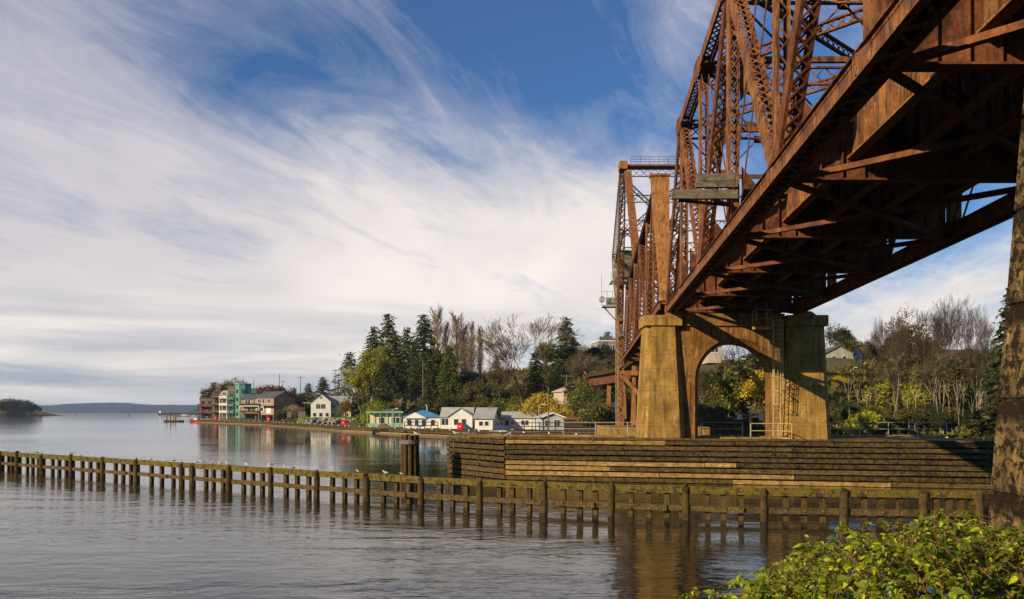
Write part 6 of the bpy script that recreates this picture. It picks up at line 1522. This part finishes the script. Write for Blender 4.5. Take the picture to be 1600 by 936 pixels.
scatter(['thicket', 'leafyo', 'maple2', 'leafy'], 30, (690, 940), (214, 290), (5, 9), 'brown thicket under the bare maple', 'bare brown thicket shrub around the foot of the great maple', 'thicket_shrub', seed=4)
scatter(['leafy', 'leafyo', 'thicket', 'darkleaf'], 36, (750, 960), (186, 235), (4, 8), 'shrubs round the boat shed slope', 'green or brown shrub on the slope around the beige boat shed', 'hillside_shrub', seed=5, skip=lambda px, d: 855 < px < 930 and d < 196)
scatter(['darkleaf', 'leafyo', 'leafy', 'thicket'], 60, (1080, 1240), (124, 190), (3, 6.5), 'shrubs beyond the pier archway', 'bushy shrub on the bank seen through the pier archway', 'hillside_shrub', seed=6)
scatter(['darkleaf', 'leafyo', 'leafy', 'darkleaf', 'leafyo'], 70, (1290, 1600), (116, 146), (2.2, 4.4), 'shrubs on the right bank', 'bushy shrub on the shaded bank right of the pier', 'hillside_shrub', seed=7)  # extra dark foliage in the mix stands for shade on this bank
scatter(['leafyo', 'darkleaf', 'leafy'], 40, (1290, 1600), (186, 260), (3, 5.5), 'shrubs between the right hillside houses', 'leafy shrub among the houses on the right hillside', 'hillside_shrub', seed=17)
scatter(['sapling'], 30, (1300, 1545), (116, 132), (10, 16), 'slim bare saplings on the right bank', 'slim pale stemmed sapling on the shaded bank right of the pier', 'bare_sapling', (.45, .7), seed=8)
scatter(['sapling', 'alder'], 12, (1090, 1215), (130, 165), (8, 13), 'slim bare saplings beyond the archway', 'slim pale stemmed sapling seen through the pier archway', 'bare_sapling', (.8, 1.2), seed=9)
scatter(['leafyo', 'leafy', 'darkleaf', 'maple2'], 24, (446, 565), (322, 372), (8, 13), 'taller trees rising on the left hillside', 'bushy tree rising behind the white house and stilt house', 'hillside_tree', seed=27)
scatter(['leafy', 'darkleaf'], 14, (385, 470), (300, 372), (3, 5), 'shrubs behind the stilt houses', 'green shrub close behind the stilt houses', 'hillside_shrub', seed=10)
# ivy-like ground cover over the slopes
rs = np.random.RandomState(5); C = []
rr = random.Random(31)
while len(C) < 42000:
    if rr.random() < .45: px = rr.uniform(1060, 1640); d = rr.uniform(110, 175)
    else: px = rr.uniform(440, 990); d = rr.uniform(165, 330)
    x = xw(px, d)
    if shore_dist(x, d) < .5: continue
    if 470 < px < 570 and d < 300: continue
    C.append((x, d, ground(x, d) + abs(rr.gauss(0, .55))))
V, Q = leafcloud(np.array(C), .42, rs, 1.1)
tag(npmesh('undergrowth', V, Q, M_OLIVE), 'tangled low undergrowth covering the slopes of the far bank', 'undergrowth', kind='stuff')
# trees on the left headland
rr = random.Random(6); first = True
for k in range(15):
    px = 47 - k * 3.6 + rr.uniform(-1, 1); d = 986 + rr.uniform(0, 10); x = xw(px, d); H = 14 + (rr.random() * 6 if k > 1 else 0)
    make_bare('darkleaf', 'headland_tree', 'dark round tree on the left headland below the brown house', x, d, 0.5, H, 'dark trees on the left headland', 1.1, rr.uniform(0, 6), 'tree')

# ================================================================ brambles in the near corner
def bramble():
    o = empty('bramble_bush', (3.4, 4.6, 2.4), 0, 'bright green bramble bush with arching reddish canes in the near right corner', 'bush')
    rr = random.Random(12); rs = np.random.RandomState(12)
    top = [(1090, 945), (1125, 915), (1150, 908), (1200, 912), (1225, 882), (1260, 862), (1300, 850), (1330, 836), (1380, 828), (1430, 812), (1480, 808), (1505, 797), (1525, 812), (1545, 842), (1600, 832), (1700, 815), (1900, 805)]
    def ytop(px):
        for (a, ya), (b, yb_) in zip(top, top[1:]):
            if a <= px <= b: return ya + (yb_ - ya) * (px - a) / (b - a)
        return 935
    segs = []; nodes = []
    def cane(p0, p1, p2, r0):
        n = 12; pr = None
        for i in range(n + 1):
            t = i / n; q = p0 * (1 - t) ** 2 + p1 * 2 * t * (1 - t) + p2 * t * t + Vector((rr.gauss(0, .012), rr.gauss(0, .012), rr.gauss(0, .012)))
            if pr is not None:
                segs.append((tuple(pr), tuple(q), r0 * (1 - t * .7), r0 * (1 - t * .7) * .95)); nodes.append((q, (q - pr).normalized(), t))
            pr = q
    for k in range(460):
        px = 1120 + 560 * rr.random() ** .9; d = rr.uniform(3.6, 6.4); yt = ytop(px); 
        depthf = rr.random() ** 1.9; py = yt + rr.gauss(8, 13) + depthf * (960 - yt)
        tip = at(px, py, d)
        if depthf > .12 and mnoise.noise(tip * 2.1 + Vector((3, 1, 7))) < .02: continue
        root = tip + Vector((rr.gauss(.35, .55), rr.gauss(-.2, .4), -rr.uniform(.5, 1.0)))
        mid = (root * .55 + tip * .45) + Vector((rr.gauss(.1, .12), 0, rr.uniform(.1, .30)))
        # keep the arch below the bush's outline
        L_ = (tip - root).length
        if L_ > 1.4: root = tip + (root - tip) * (1.4 / L_)
        cane(root, mid, tip, rr.uniform(.003, .006))
    LV = []; LF_ = []; cnt = 0
    def leaflet(c, fwd, up, L):
        nonlocal cnt
        side = fwd.cross(up).normalized(); up = side.cross(fwd).normalized()
        prof = [(0, 0), (.12, .20), (.22, .30), (.30, .25), (.42, .34), (.50, .27), (.62, .27), (.70, .18), (.84, .12), (1.08, 0)]
        fold = rr.uniform(.3, .9); curl = rr.uniform(.3, 1.1); mid = []
        left = []; right = []
        for (u, w) in prof:
            z = -curl * u * u * L * .5
            mid.append(c + fwd * (u * L) + up * z)
            left.append(c + fwd * (u * L) + side * (w * L) + up * (z + w * fold * L)); right.append(c + fwd * (u * L) - side * (w * L) + up * (z + w * fold * L))
        n = len(prof); LV.extend([tuple(v) for v in mid + left + right])
        for i in range(n - 1):
            LF_.append((cnt + i, cnt + i + 1, cnt + n + i + 1, cnt + n + i)); LF_.append((cnt + i + 1, cnt + i, cnt + 2 * n + i, cnt + 2 * n + i + 1))
        cnt += 3 * n
    for (q, t, u) in nodes:
        if u < .3: continue
        px = 800 + q.x / q.y * F; py = HZ - (q.z - EYE) / q.y * F
        for rep in range(4 if u > .5 else 2):
            if rr.random() < .30: continue
            d_ = Vector((rr.gauss(0, 1), rr.gauss(0, 1), rr.uniform(-.1, .7))); d_ = (d_ - t * d_.dot(t) * .6 + t * .5).normalized()
            st = q + d_ * rr.uniform(.025, .05); 
            pyy = HZ - (st.z - EYE) / st.y * F
            if pyy < ytop(px) - 20: continue
            segs.append((tuple(q), tuple(st), .0022, .0018))
            up = (Vector((rr.gauss(0, .45) - .25, rr.gauss(0, .45) - .2, 1))).normalized(); s_ = rr.uniform(.024, .064) * (1.0 if u < .9 else .7)
            fw = (d_ + Vector((0, 0, -.45))).normalized()
            leaflet(st, fw, up, s_)
            sd = fw.cross(up).normalized()
            for q_ in (-1, 1): leaflet(st, (fw * .35 + sd * q_).normalized(), up, s_ * .78)
            if rr.random() < .65:
                for q_ in (-1, 1): leaflet(st, (-fw * .35 + sd * q_).normalized(), up, s_ * .6)
    V, Q = tubes(segs, 5); npmesh('canes', V - np.array(o.location), Q, M_CANE, o)
    V = np.array(LV) - np.array(o.location); npmesh('leaves', V, np.array(LF_), M_BRAMBLE, o)
bramble()
# ================================================================ haze
m = bpy.data.materials.new('haze_air'); m.use_nodes = True; g = NT(m.node_tree)
pv = g.n('ShaderNodeVolumePrincipled'); pv.inputs['Color'].default_value = (0.50, 0.68, 1.0, 1); pv.inputs['Density'].default_value = 0.00008
pv.inputs['Anisotropy'].default_value = 0.2
oo = g.n('ShaderNodeOutputMaterial'); g.t.links.new(pv.outputs[0], oo.inputs[1])
hb = MB(); hb.box(-17000, 17000, -400, 17000, -6, 95); tag(hb.build('haze', m), kind='stuff')
